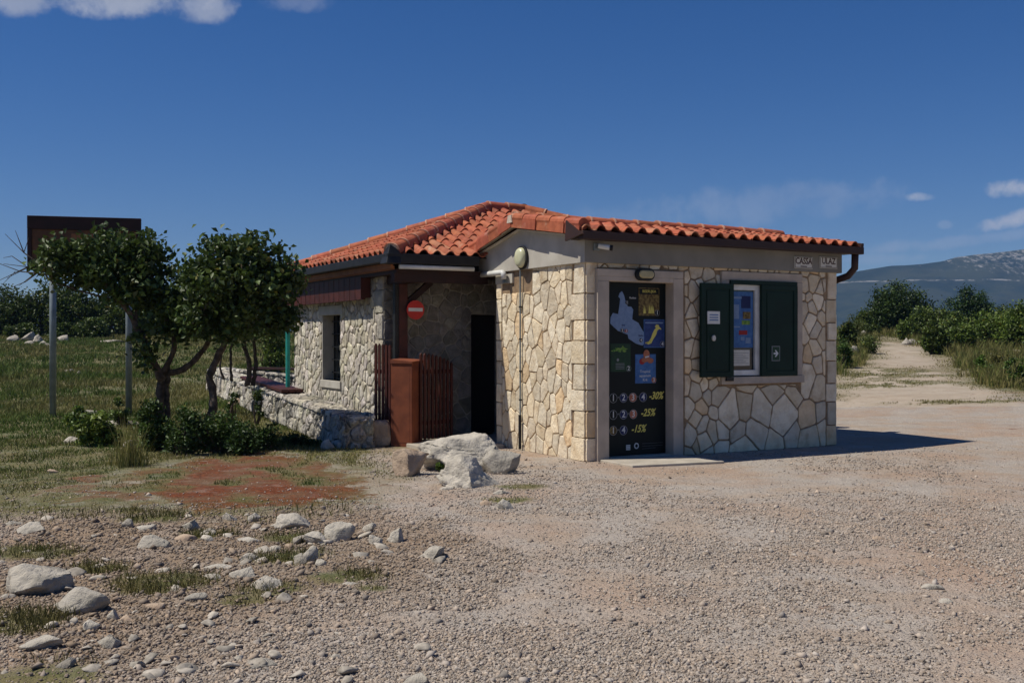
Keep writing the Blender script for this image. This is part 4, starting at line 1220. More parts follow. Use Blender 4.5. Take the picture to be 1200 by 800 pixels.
# teal pole at the far end of the left wall
p_ = Lw(MS0 - .12, 8.0)
mb = MB(); mb.tube([(0, 0, 0), (0, 0, 2.12 - 0)], .042, 12); mb.tube([(0, 0, 2.10), (0, 0, 2.13)], .05, 12)
o = mb.build('teal_pole', MT['teal'], None, smooth=False, loc=(p_.x, p_.y, tz(p_.x, p_.y) - .02)); tag(o, 'teal painted metal pole at the far corner of the rubble wall', 'pole')

# ------------------------------------------------------------------ rocks
def rock_mesh(seed, w_, d_, h_, sub=4, cuts=11, rough=.06, tilt=(0, 0, 0), blocky=False):
    r = random.Random(seed); bm = bmesh.new(); bmesh.ops.create_icosphere(bm, subdivisions=sub, radius=1)
    V = np.array([v.co[:] for v in bm.verts]); Fa = np.array([[v.index for v in f.verts] for f in bm.faces]); bm.free()
    if blocky: V = np.sign(V) * np.abs(V) ** .42; V *= .8
    for _ in range(0 if blocky else cuts + 3):
        n = np.array([r.gauss(0, 1), r.gauss(0, 1), r.gauss(0, .8)]); n /= np.linalg.norm(n)
        d = r.uniform(.34, .62); e = V @ n - d; V = V - np.outer(np.clip(e, 0, None) * .96, n)
    off = r.uniform(0, 50)
    N = np.array([mnoise.noise(Vector(p * 2.2) + Vector((off, 0, 0))) + .5 * mnoise.noise(Vector(p * 5.5) + Vector((off, 9, 0))) + .45 * abs(mnoise.noise(Vector(p * 9) + Vector((off, 3, 7)))) + .3 * mnoise.noise(Vector(p * 19) + Vector((off, 3, 7))) for p in V])
    V = V * (1 + rough * N[:, None] * 1.3)
    V -= (V.max(0) + V.min(0)) / 2; V /= (V.max(0) - V.min(0))
    z01 = np.clip(V[:, 2] + .5, 0, 1)[:, None]; tp = .05 if blocky else r.uniform(.15, .5)
    V[:, :2] = V[:, :2] * (1 - tp * z01 ** 1.3) + z01 ** 1.2 * np.array([[r.uniform(-.18, .18), r.uniform(-.12, .15)]])
    V[:, :2] /= (V[:, :2].max(0) - V[:, :2].min(0))
    V = V * np.array([w_, d_, h_])
    M = np.array(Matrix.Rotation(tilt[0], 3, 'X') @ Matrix.Rotation(tilt[1], 3, 'Y') @ Matrix.Rotation(tilt[2], 3, 'Z'))
    return V @ M.T, Fa


def rock(px, py, wpx, hpx, label, seed, cat='rock', name='rock', m='limestone', depth=.8, sub=3, sink=.35, tilt=(0, 0, 0), g=1.0, group=None, rough=.06, cuts=11, zoff=0.0, blocky=False):
    """px, py = foot of the rock nearest the viewer; wpx, hpx = its size in the photo"""
    x, y = gpt(px, py); w_ = wpx / F * y; d_ = w_ * depth; vis = hpx / F * y
    # what the camera sees of height: front height plus the foreshortened top
    h_ = max(vis - d_ * .75 * (H0 / y) * .8, vis * .35, .02)
    H_ = h_ / (1 - sink)
    V, Fa = rock_mesh(seed, w_, d_, H_, sub, cuts, rough, tilt, blocky)
    cy = y + d_ / 2
    T = np.full((len(V), 3), g)
    o = meshnp(name, V, Fa, MT[m], tint=T, smooth=False)
    o.location = (x, cy, tz(x, cy) + H_ * (.5 - sink) + zoff)
    tag(o, label, cat, group)
    return o


big = [
 (520, 571, 0, 0)]
# outcrop by the gateway: one big pale mass, slabs leaning on it
rock(530, 556, 122, 56, 'large pale limestone outcrop in front of the gateway', 101, cat='rock', name='limestone_outcrop', depth=.9, sub=5, sink=.3, rough=.16, cuts=16, g=1.05, tilt=(0, .12, .3))
rock(554, 574, 90, 42, 'weathered white rock with mossy cracks at the foot of the outcrop', 102, depth=.8, sub=5, sink=.45, rough=.14, cuts=9, g=1.08, tilt=(0, .25, .2))
rock(474, 559, 44, 35, 'rounded brown boulder left of the pale outcrop', 103, m='brownstone', depth=.85, sub=4, sink=.12, rough=.07, cuts=12, name='boulder')
rock(585, 556, 40, 38, 'grey slab leaning on the right side of the outcrop', 104, depth=.5, sub=4, sink=.25, tilt=(.1, .7, .0), g=.8, name='rock_slab')
rock(560, 530, 30, 15, 'flat tan stone behind the outcrop by the passage', 105, m='brownstone', depth=.8, sub=4, sink=.2)
rock(518, 523, 20, 10, 'small pale stone behind the outcrop top', 106, depth=.8)
rock(537, 517, 14, 8, 'tiny light stone near the picket gate foot', 107, depth=.8)
rock(384, 526, 18, 12, 'white stone in the shade before the low wall', 108)
rock(522, 574, 20, 5, 'flat sunlit chip stone below the outcrop', 109, sub=3)
rock(588, 580, 22, 7, 'flat pale stone on grass right of the outcrop', 110)
rock(593, 598, 20, 14, 'knobbly tan stone on the gravel below the outcrop', 111, rough=.12)
rock(570, 592, 16, 7, 'low brown stone lump on gravel', 112, m='brownstone')
rock(34, 699, 82, 40, 'large grey boulder with shaded right face at left edge', 120, name='boulder', depth=.75, sub=5, sink=.25, rough=.07, cuts=12, g=.92)
rock(97, 718, 66, 30, 'flat topped grey rock right of the large boulder', 121, depth=.8, sub=4, sink=.3, cuts=14, g=.85, tilt=(.12, 0, 0))
rock(48, 764, 46, 20, 'smooth pale rock slab near the bottom left', 122, depth=.8, sub=4, sink=.25, cuts=14, g=.95, name='rock_slab')
rock(32, 627, 38, 17, 'pale domed rock in the grass at far left', 123, depth=.8, sub=4)
rock(10, 617, 26, 8, 'flat pale stone beside the domed rock', 124)
rock(342, 621, 44, 20, 'lumpy whitish rock on the soil edge', 125, depth=.8, sub=4, rough=.14)
rock(392, 634, 38, 24, 'grey triangular rock standing in the rubble', 126, depth=.7, sub=4, cuts=14, sink=.2)
rock(366, 639, 34, 16, 'flat oval pale rock left of the triangular rock', 127, depth=.8, sub=4)
rock(430, 624, 18, 12, 'small cream stone right of the triangular rock', 128)
rock(440, 640, 18, 14, 'blocky grey stone with pale top on gravel', 129)
rock(466, 638, 24, 20, 'cream cut stone tipped on edge on the gravel', 130, cuts=14, tilt=(0, .5, 0))
rock(503, 656, 36, 18, 'broad cream stone at the edge of the gravel yard', 131, cuts=10, rough=.1, sub=4)
rock(282, 680, 34, 18, 'flat cream stone in the middle of the rubble', 132, sub=4)
rock(306, 692, 44, 18, 'pale smooth rock right of the flat cream stone', 133, sub=4)
rock(292, 658, 24, 12, 'grey square stone above the cream stone', 134)
rock(365, 660, 22, 20, 'upright white stone in a small heap', 135, tilt=(0, .6, 0))
rock(374, 665, 16, 11, 'round pale stone at the foot of the small heap', 136)
rock(350, 661, 20, 14, 'bluish grey stone on left of the small heap', 137, g=.8)
rock(165, 623, 28, 9, 'cream flat stone at the upper edge of the rubble', 138)
rock(148, 619, 14, 12, 'small grey cube shaped stone beside the cream flat stone', 139, g=.8)
rock(178, 645, 40, 20, 'wedge of grey rock poking from the rubble', 140, g=.85, cuts=13, sub=4)
rock(214, 634, 28, 9, 'flat tan stone in short grass', 141, m='brownstone')
rock(240, 635, 20, 9, 'bright white flat stone beside the flat tan one', 142, g=1.15)
rock(219, 622, 24, 14, 'dark sided stone with pale top near the red soil', 143, g=.85)
rock(268, 611, 18, 12, 'pale stone under the edge of the red soil', 144)
rock(295, 610, 16, 10, 'small white rock near the soil and rubble border', 145)
rock(131, 726, 16, 14, 'grey stone with lit left face near the flat topped rock', 146)
rock(146, 729, 20, 9, 'reddish brown stone beside the lit grey stone', 147, m='brownstone')
rock(178, 716, 22, 12, 'wedge shaped tan stone in mid rubble', 148, m='brownstone', tilt=(0, .3, 0))
rock(225, 707, 26, 14, 'grey stone with dark right face in the rubble', 149, g=.8)
rock(104, 740, 22, 16, 'broken white stone in dark gravel', 150, g=1.1, cuts=14)
rock(121, 757, 30, 16, 'pyramid shaped grey stone in dark gravel', 151, g=.85, cuts=14)
rock(72, 783, 22, 14, 'dark grey stone at the bottom left corner', 152, g=.6)
rock(278, 775, 12, 8, 'small smooth stone on the lower gravel', 153)
rock(485, 802, 32, 14, 'flat grey rock cut by the bottom edge of the view', 154, g=.85)
rock(305, 783, 44, 12, 'half buried grey rock at lower centre left', 155, g=.8)
rock(158, 782, 20, 10, 'pointed grey stone among lower gravel', 156, g=.8)
rock(250, 668, 44, 8, 'long low ledge of rock in the rubble centre', 157, depth=.5)
rock(290, 637, 30, 8, 'thin pale slab right in the rubble', 158, g=1.05)
rock(315, 648, 20, 9, 'square pale stone above the grassy tuft', 159)
rock(410, 688, 30, 7, 'flat stone beyond the grass tuft on gravel', 160)
rock(80, 646, 20, 7, 'flat brown stone in the grass edge', 161, m='brownstone')
rock(1110, 707, 22, 6, 'pale flat stone embedded in the right gravel', 162, sink=.55)
rock(1096, 690, 26, 4, 'thin pale stone embedded above another at right', 163, sink=.55)
rock(1033, 633, 20, 6, 'lone yellowish stone on the right gravel', 164, sink=.5, m='brownstone')
rock(148, 527, 14, 13, 'upright grey stone by the dry stalks below the trees', 165, tilt=(0, .4, 0))
rock(130, 500, 54, 8, 'long pale ledge of rock behind the leafy plant', 166, depth=.5)
rock(270, 478, 22, 12, 'tan stone at the foot of the low wall', 167, m='brownstone')
rock(95, 486, 36, 6, 'pale ledge of rock beside the sign post', 168, depth=.5)
rock(78, 519, 18, 8, 'small grey stone under the leafy plant', 169)
rock(60, 555, 14, 6, 'brownish stone in the left grass', 170, m='brownstone')
# background rocks left
for a in [(14, 400, 16, 8, 'leftmost pale rock of the heap before the dark bushes', 180), (28, 400, 18, 12, 'tallest pale rock of the heap before the dark bushes', 178), (42, 401, 14, 9, 'pale rock at the right end of the heap before the bushes', 179), (33, 404, 14, 5, 'low pale rock in front of the heap', 177), (70, 401, 14, 9, 'pale rock standing alone right of the heap', 181), (56, 407, 14, 5, 'low pale rock at the field edge', 182),
          (50, 405, 14, 6, 'small bright rock below the heap', 183), (125, 402, 40, 4, 'low line of pale rock across the far field', 184), (110, 380, 22, 6, 'pale rock ledge high in the far bushes', 185),
          (92, 440, 12, 6, 'little pale rock in the middle of the field', 186), (75, 437, 18, 5, 'flat pinkish rock in the middle of the field', 187), (15, 386, 22, 12, 'pale boulder in front of the dark thicket', 188)]:
    rock(*a[:4], a[4], a[5], sink=.25, sub=3, rough=.16, g=.8)
# background rocks right
for a in [(1001, 418, 14, 13, 'white rock at the left verge of the path', 190), (1063, 404, 14, 9, 'white rock on the right verge of the path', 191), (1071, 403, 12, 6, 'second white rock close beside the path', 192),
          (1130, 403, 20, 8, 'pale rock in the bushes right of the path', 193), (1196, 386, 20, 9, 'pale rock at the right edge among bushes', 194), (1196, 414, 16, 5, 'low pale rock at the right edge in dry grass', 195),
          (1012, 396, 10, 9, 'tan rock beside the top of the path', 196)]:
    rock(*a[:4], a[4], a[5], sink=.25, sub=3, rough=.16, g=.8)

# small loose stones: individuals that look alike
protos = []
for i in range(8):
    V, Fa = rock_mesh(300 + i, 1, random.uniform(.6, .95), random.uniform(.4, .65), 2, 10, .06)
    me_o = meshnp('loose_stone', V, Fa, MT['loose_limestone'], tint=np.full((len(V), 3), .78 + .06 * i))
    protos.append(me_o.data); bpy.data.objects.remove(me_o)
r = random.Random(99); placed = 0; cand = []
while placed < 170:
    px, py = r.uniform(-5, 520), r.uniform(604, 800)
    if px > 430 and py > 700 and r.random() < .7: continue
    if py > 690 and r.random() < (px - 150) / 500: continue
    x, y = gpt(px, py); s_ = .03 + .10 * r.random() ** 1.8 * (1.25 if py < 680 else .85)
    o = bpy.data.objects.new('loose_stone', r.choice(protos)); COL.objects.link(o)
    o.location = (x, y, tz(x, y) + s_ * .10); o.scale = (s_, s_, s_ * .72); o.rotation_euler = (r.uniform(-.4, .4), r.uniform(-.4, .4), r.uniform(0, 6.3))
    tag(o, 'small pale limestone fragment lying loose in the rubble strip at lower left', 'stone', 'loose stones in the rubble strip')
    placed += 1


# gravel chips: uncountable
def build_gravel():
    N = 420000
    g = np.random.default_rng(5)
    Y = np.exp(g.uniform(math.log(4.3), math.log(15), N)); X = g.uniform(-.54, .54, N) * Y
    gz, sz, rz, pz = zones(X, Y)
    dens = np.where(rz > .3, .42, np.clip(1.15 - (Y - 4.3) / 9, .28, 1)) * (1 - .85 * np.clip(gz, 0, 1)) * (1 - .93 * sz)
    dens *= np.where(rz > 0, 1, np.clip((fbm(X * .8, Y * .8, 61) - .30) * 3.6, .12, 1))
    k = g.random(N) < dens; X, Y, rz = X[k], Y[k], rz[k]
    # keep clear of the building and the step
    ds, dt = (X - C0[0]) * AX[0] + (Y - C0[1]) * AX[1], (X - C0[0]) * BX[0] + (Y - C0[1]) * BX[1]
    k = ~((ds > -.1) & (dt > -.1)) & ~((ds > .1) & (ds < 1.5) & (dt > -1.05)) & ~((dt > 1.9) & (ds > -1.6))
    X, Y, rz = X[k], Y[k], rz[k]; n = len(X)
    sz = (.0036 + .0085 * g.random(n) ** 3.2) * (1 + .3 * rz) * (1 + .02 * Y)
    sz = sz * np.where(g.random(n) < .02, 2.1, 1)
    base = np.array([(1, 0, 0), (0, 1, 0), (-1, 0, 0), (0, -1, 0), (0, 0, 1), (0, 0, -1)], float) * 1.25
    P = base[None] * np.array([1, .75, .6]) * (1 + g.uniform(-.45, .35, (n, 6, 1))) + g.uniform(-.32, .32, (n, 6, 3))
    a = g.uniform(0, 2 * np.pi, n); b = g.uniform(-.7, .7, n); c_, s_ = np.cos(a), np.sin(a); cb, sb = np.cos(b), np.sin(b)
    x, y, z = P[..., 0], P[..., 1], P[..., 2]
    x, z = x * cb[:, None] + z * sb[:, None], -x * sb[:, None] + z * cb[:, None]
    x, y = x * c_[:, None] - y * s_[:, None], x * s_[:, None] + y * c_[:, None]
    Z0 = terrain(X, Y)
    nearb = (fbm(X * .7, Y * .7, 21) - .5) * .05 + (fbm(X * 4, Y * 4, 22) - .5) * (.016 + .030 * rz) + (fbm(X * 14, Y * 14, 25, 2) - .5) * (.006 + .006 * rz)
    Vv = np.stack([x * sz[:, None] + X[:, None], y * sz[:, None] + Y[:, None], z * sz[:, None] + (Z0 + nearb + sz * .22)[:, None]], -1).reshape(-1, 3)
    q = np.array([(0, 1, 4), (1, 2, 4), (2, 3, 4), (3, 0, 4), (1, 0, 5), (2, 1, 5), (3, 2, 5), (0, 3, 5)])
    Fa = (q[None] + (np.arange(n) * 6)[:, None, None]).reshape(-1, 3)
    gr = g.uniform(.52, 1.14, n); gr = gr * (1 - .30 * rz); w_ = g.random(n) + .6 * rz
    T = np.stack([gr * (1 + .10 * w_), gr * (1 - .02 * w_), gr * (1 - .14 * w_)], -1)
    T = np.repeat(T, 6, 0)
    o = meshnp('gravel', Vv, Fa, MT['gravel'], tint=T)
    tag(o, kind='stuff')


build_gravel()


# ------------------------------------------------------------------ grass
def blades(name, X, Y, Hh, Wd, tint, mat_='blade', lean=.5, z0=None, seed=1, seg=1):
    g = np.random.default_rng(seed); n = len(X)
    a = g.uniform(0, 2 * np.pi, n); l = g.uniform(.1, lean, n) * Hh; b = g.uniform(0, 2 * np.pi, n)
    Z = terrain(X, Y) - .01 if z0 is None else z0
    dx, dy = np.cos(a) * Wd / 2, np.sin(a) * Wd / 2
    v0 = np.stack([X - dx, Y - dy, Z], -1); v1 = np.stack([X + dx, Y + dy, Z], -1)
    m0 = np.stack([X - dx * .7 + np.cos(b) * l * .35, Y - dy * .7 + np.sin(b) * l * .35, Z + Hh * .55], -1)
    m1 = np.stack([X + dx * .7 + np.cos(b) * l * .35, Y + dy * .7 + np.sin(b) * l * .35, Z + Hh * .55], -1)
    v2 = np.stack([X + np.cos(b) * l, Y + np.sin(b) * l, Z + Hh], -1)
    V = np.stack([v0, v1, m1, m0, v2], 1).reshape(-1, 3)
    i = np.arange(n) * 5
    Fa = np.concatenate([np.stack([i, i + 1, i + 2], -1), np.stack([i, i + 2, i + 3], -1), np.stack([i + 3, i + 2, i + 4], -1)])
    T = np.repeat(tint, 5, 0)
    return meshnp(name, V, Fa, MT[mat_], tint=T)


def build_grass():
    g = np.random.default_rng(3)
    N = 620000
    Y = np.exp(g.uniform(math.log(5.0), math.log(62), N)); X = g.uniform(-.56, .56, N) * Y
    gz, sz, rz, pz = zones(X, Y)
    nz = fbm(X * 1.6, Y * 1.6, 15); nb = fbm(X * .25, Y * .25, 19)
    keep = (g.random(N) < gz * np.clip((nz - .25) * 4, .15, 1) * (1 - .8 * (sz > 0) * (gz < .9)))
    ds, dt = (X - C0[0]) * AX[0] + (Y - C0[1]) * AX[1], (X - C0[0]) * BX[0] + (Y - C0[1]) * BX[1]
    keep &= ~((ds > -1.75) & (ds < 5.2) & (dt > -.1) & (dt < 8.2))
    pk = gz[keep]; X, Y, nz, nb, rz = X[keep], Y[keep], nz[keep], nb[keep], rz[keep]; n = len(X)
    tall = np.clip((nb - .38) * 3, 0, 1) * np.clip((Y - 17) / 8, 0, 1)
    vr = (X > 5) * np.clip((Y - 17) / 6, 0, 1)
    Hh = (.018 + .045 * g.random(n) ** 1.5 + .0012 * Y) * (.7 + .7 * nz) + tall * g.random(n) * .18 + vr * g.random(n) * .32 * (nz > .5)
    Hh = np.where(Y < 15, np.minimum(Hh, .025 + .045 * g.random(n) ** 2), Hh); Hh = np.where(pk < 1, np.minimum(Hh, .045), Hh); Hh = np.where((rz > .3) & (Y < 11), .02 + .075 * g.random(n) ** 1.4, Hh)
    Wd = .0015 + .00075 * Y
    dry = np.clip((fbm(X * .5, Y * .5, 29) - .40) * 4, 0, 1) * .8 + .25 * (pk < 1) + g.random(n) * .4 + .45 * (rz > 0) + vr * .5
    gr_d = np.where((rz > .3), .62, 1.0); dry = np.clip(dry * (.6 + .6 * np.clip(g.random(n) * 1.2, 0, 1)), 0, 1)[:, None]
    gr = (g.uniform(.7, 1.35, n) * gr_d)[:, None]
    T = gr * ((1 - dry) * np.array([[.72, 1.0, .62]]) + dry * np.array([[2.2, 1.45, 1.9]]))
    o = blades('grass', X, Y, Hh, Wd, T, seed=4, lean=.9)
    tag(o, kind='stuff')
    # tall dry verge grass either side of the path
    N = 60000
    Y = np.exp(g.uniform(math.log(19), math.log(60), N)); X = g.uniform(.28, .56, N) * Y
    gz, sz, rz, pz = zones(X, Y); nz = fbm(X * .8, Y * .8, 65)
    keep = (gz >= .79) & (pz < 1) & (nz > .42) & (g.random(N) < .9) & ~((X < 11) & (Y < 22.5) & (X / Y < .36))
    X, Y, nz = X[keep], Y[keep], nz[keep]; n = len(X)
    Hh = .12 + .40 * g.random(n) * np.clip((nz - .36) * 4, .2, 1)
    dr = g.random(n)[:, None]; gr = g.uniform(.6, 1.2, n)[:, None]
    T = gr * ((1 - dr) * np.array([[1.1, 1.2, .8]]) + dr * np.array([[2.6, 1.65, 2.2]]))
    o = blades('dry_grass', X, Y, Hh, .003 + .00055 * Y, T, seed=8, lean=.5)
    tag(o, kind='stuff')


build_grass()


# ------------------------------------------------------------------ trees and shrubs
def leaves(name, C, size, tint, parent=None, seed=0, aspect=.62, mat_='leaf', up=.35):
    """folded leaf at each centre C (n,3)"""
    g = np.random.default_rng(seed); n = len(C)
    d = g.normal(size=(n, 3)); d[:, 2] += up * .5; d /= np.linalg.norm(d, axis=1)[:, None]
    nr = g.normal(size=(n, 3)); nr[:, 2] += up * 3; nr -= d * (nr * d).sum(1)[:, None]; nr /= np.linalg.norm(nr, axis=1)[:, None] + 1e-9
    sd = np.cross(d, nr)
    s = (size * g.uniform(.65, 1.25, n))[:, None] if np.isscalar(size) else (size * g.uniform(.65, 1.25, n))[:, None]
    w_ = s * aspect * .5; fold = nr * s * .12
    p0 = C - d * s * .5; p3 = C + d * s * .5 - nr * s * .10
    l1 = C - sd * w_ + fold; r1 = C + sd * w_ + fold; 
    V = np.stack([p0, r1, p3, l1], 1).reshape(-1, 3); i = np.arange(n) * 4
    Fa = np.concatenate([np.stack([i, i + 1, i + 2], -1), np.stack([i, i + 2, i + 3], -1)])
    return meshnp(name, V, Fa, MT[mat_], parent, tint=np.repeat(tint, 4, 0))


def tintv(n, g, lo=.6, hi=1.35, yellow=.05, base=(1, 1, 1)):
    t = g.uniform(lo, hi, n)[:, None] * np.array([base]); y = g.random(n) < yellow
    t[y] *= np.array([[2.6, 1.5, 1.2]]); return t


def local(px, py, Y):            # photo -> world at distance Y
    return np.array([(px - 600) / F * Y, Y, H0 + (HY - py) / F * Y])


def make_tree(name, label, Y0, base, limbs, blobs, seed, clumps=150, per=60, leaf=.075, cat='tree', extra=None, cl_r=.16, base_t=(1, 1, 1)):
    """limbs: list of (polyline of (px,py,dY), r0, r1); blobs: (px,py,rx,ry,dY) crown lobes measured in the photo at distance Y0"""
    g = np.random.default_rng(seed); bp = local(*base, Y0); bz = tz(bp[0], Y0)
    T = thing(name, label, cat, (bp[0], Y0, bz))
    org = np.array([bp[0], Y0, bz])
    mb = MB(); pool = []
    for pts, r0, r1 in limbs:
        P = [local(a, b, Y0 + c) for a, b, c in pts]
        P = [p - org for p in P]
        # smooth
        Q = []
        for i in range(len(P) - 1):
            pa = P[max(i - 1, 0)]; pb = P[i]; pc = P[i + 1]; pd = P[min(i + 2, len(P) - 1)]
            for t in np.linspace(0, 1, 6, endpoint=False):
                Q.append(.5 * ((2 * pb) + (-pa + pc) * t + (2 * pa - 5 * pb + 4 * pc - pd) * t * t + (-pa + 3 * pb - 3 * pc + pd) * t ** 3))
        Q.append(P[-1]); Q = [q + g.normal(size=3) * .006 for q in Q]
        R = np.linspace(r0, r1, len(Q)); R = R * (1 + .08 * np.sin(np.arange(len(Q)) * 1.3))
        mb.tube(Q, list(R), 9, jit=.08); pool += [(q, r_) for q, r_ in zip(Q[len(Q) // 3:], R[len(Q) // 3:])]
    px2m = Y0 / F
    vol = np.array([b[2] * b[3] for b in blobs], float); vol /= vol.sum()
    Cc = []
    for _ in range(clumps):
        b = blobs[g.choice(len(blobs), p=vol)]
        d = g.normal(size=3); d /= np.linalg.norm(d); rr = g.uniform(.25, 1.35) ** .6
        c = local(b[0], b[1], Y0 + b[4]) - org + d * rr * np.array([b[2] * px2m, b[2] * px2m * 1.2, b[3] * px2m])
        Cc.append(c)
    pp_ = np.array([p for p, _ in pool])
    for c in Cc:
        d = np.linalg.norm(pp_ - c, axis=1) + .5 * np.clip(pp_[:, 2] - c[2], 0, None); i = int(np.argmin(d)); s_ = pp_[i]
        if d[i] > 1.2 and g.random() < .4: continue
        mid_ = (s_ + c) / 2 + g.normal(size=3) * .07 * d[i] + np.array([0, 0, -.05 * d[i]])
        mb.tube([s_, mid_, c], [min(.022, pool[i][1] * .7), .010, .004], 5, cap=False)
        pp_ = np.vstack([pp_, mid_, c * .85 + mid_ * .15]); pool += [(mid_, .012), (c, .008)]
    if extra:
        for pts, r0 in extra:
            P = [local(a, b, Y0 + c) - org for a, b, c in pts]
            mb.tube(P, list(np.linspace(r0, .003, len(P))), 5, cap=False)
    mb.build('trunk', MT['bark'], T, smooth=True)
    Cc = np.array(Cc); L = []; TT = []
    ct = g.uniform(.72, 1.25, len(Cc))
    for c, q in zip(Cc, ct):
        n = int(per * g.uniform(.35, 1.6)); o_ = g.normal(size=(n, 3)) * g.uniform(.7, 1.35) * np.array([cl_r, cl_r, cl_r * .75]); L.append(c + o_)
        tt = tintv(n, g, yellow=.012, base=base_t) * q; TT.append(tt)
    L = np.vstack(L); TT = np.vstack(TT)
    leaves('crown', L, leaf, TT, T, seed)
    return T


Y1 = 15.5
make_tree('small_tree', 'left one of the two twisted small trees, crown in front of the roofed board', Y1, (188, 518),
    [([(188, 520, 0), (187, 480, 0), (188, 452, .05), (196, 430, .1)], .066, .052),
     ([(197, 518, .15), (196, 480, .12), (195, 455, .1), (199, 435, .1)], .045, .04),
     ([(190, 445, 0), (176, 415, -.1), (158, 378, -.2), (140, 350, -.35), (115, 325, -.5), (90, 310, -.6)], .06, .022),
     ([(192, 436, 0), (205, 405, .1), (196, 375, .15), (185, 340, .1), (170, 305, 0)], .045, .015),
     ([(196, 438, .1), (215, 432, .1), (234, 415, .15), (245, 395, .15), (236, 365, .2), (215, 345, .1)], .055, .018),
     ([(158, 378, -.2), (160, 345, -.1), (150, 315, 0), (140, 290, .1)], .03, .010),
     ([(140, 350, -.3), (120, 348, -.4), (85, 338, -.5), (60, 330, -.6)], .02, .008)],
    [(68, 304, 22, 20, -.5), (86, 296, 20, 14, -.5), (118, 308, 32, 24, -.3), (132, 285, 24, 15, -.1), (158, 296, 26, 20, 0), (176, 290, 16, 16, .1), (172, 325, 36, 26, 0), (138, 325, 30, 16, -.2), (202, 350, 28, 22, .1), (205, 378, 22, 18, .1), (90, 322, 34, 10, -.5),
     (168, 415, 12, 12, -.3), (163, 395, 12, 10, -.3), (150, 348, 26, 13, -.2), (225, 388, 20, 12, .1), (215, 372, 26, 22, .2), (228, 350, 24, 24, .2)],
    21, clumps=180, per=48, leaf=.105, cl_r=.10, extra=[([(70, 318, -.6), (38, 310, -.6), (-4, 330, -.6)], .016), ([(60, 322, -.6), (24, 318, -.7), (-8, 306, -.7)], .012), ([(30, 311, -.6), (14, 300, -.6), (4, 302, -.6)], .008), ([(46, 318, -.5), (30, 330, -.5), (10, 338, -.5)], .010), ([(28, 296, -.6), (34, 278, -.6)], .007), ([(20, 288, -.6), (6, 274, -.6)], .006), ([(60, 320, -.6), (35, 312, -.6), (8, 326, -.6)], .014), ([(50, 312, -.6), (28, 296, -.6), (12, 280, -.6)], .013), ([(28, 296, -.6), (18, 270, -.6)], .010), ([(35, 313, -.6), (4, 309, -.6)], .007), ([(44, 318, -.6), (22, 335, -.6)], .007), ([(18, 318, -.6), (2, 334, -.6)], .005)])
Y2 = 15.1
make_tree('small_tree', 'right one of the two twisted small trees, with crooked leaning trunk', Y2, (236, 518),
    [([(228, 522, 0), (243, 497, 0), (250, 470, 0), (246, 445, .05), (254, 420, .1), (264, 398, .1), (268, 370, .1)], .068, .042),
     ([(264, 398, .1), (285, 370, .1), (305, 340, .1), (318, 310, .1)], .04, .014), ([(268, 370, .1), (255, 340, 0), (245, 315, -.1)], .04, .014),
     ([(268, 370, .1), (278, 335, .2), (285, 300, .2)], .04, .014), ([(262, 400, .1), (285, 385, .2), (315, 370, .3)], .03, .012)],
    [(242, 322, 23, 22, 0), (264, 295, 23, 18, 0), (283, 290, 22, 13, .1), (303, 292, 18, 12, .1), (308, 318, 28, 26, .1), (334, 328, 20, 15, .1), (320, 340, 30, 28, .2), (272, 335, 44, 34, 0), (245, 360, 32, 26, 0), (290, 370, 40, 22, .2), (265, 385, 30, 12, 0), (325, 368, 22, 22, .3), (346, 336, 9, 9, .2)],
    22, clumps=205, per=50, leaf=.105, cl_r=.10)
Y3 = 20.6
make_tree('small_tree', 'thin dark stemmed tree standing behind the plank bench', Y3, (288, 440),
    [([(290, 452, 0), (292, 425, 0), (284, 398, 0), (280, 370, 0)], .055, .03), ([(296, 452, .1), (300, 425, .1), (298, 400, .1), (308, 370, .1)], .045, .02), ([(271, 446, 0), (270, 420, 0), (272, 395, 0)], .03, .02), ([(262, 444, .2), (258, 425, .2), (265, 395, .2)], .025, .015)],
    [(280, 372, 34, 22, 0), (312, 365, 26, 24, 0), (250, 378, 26, 16, 0), (300, 385, 20, 10, 0)], 23, clumps=80, per=50)


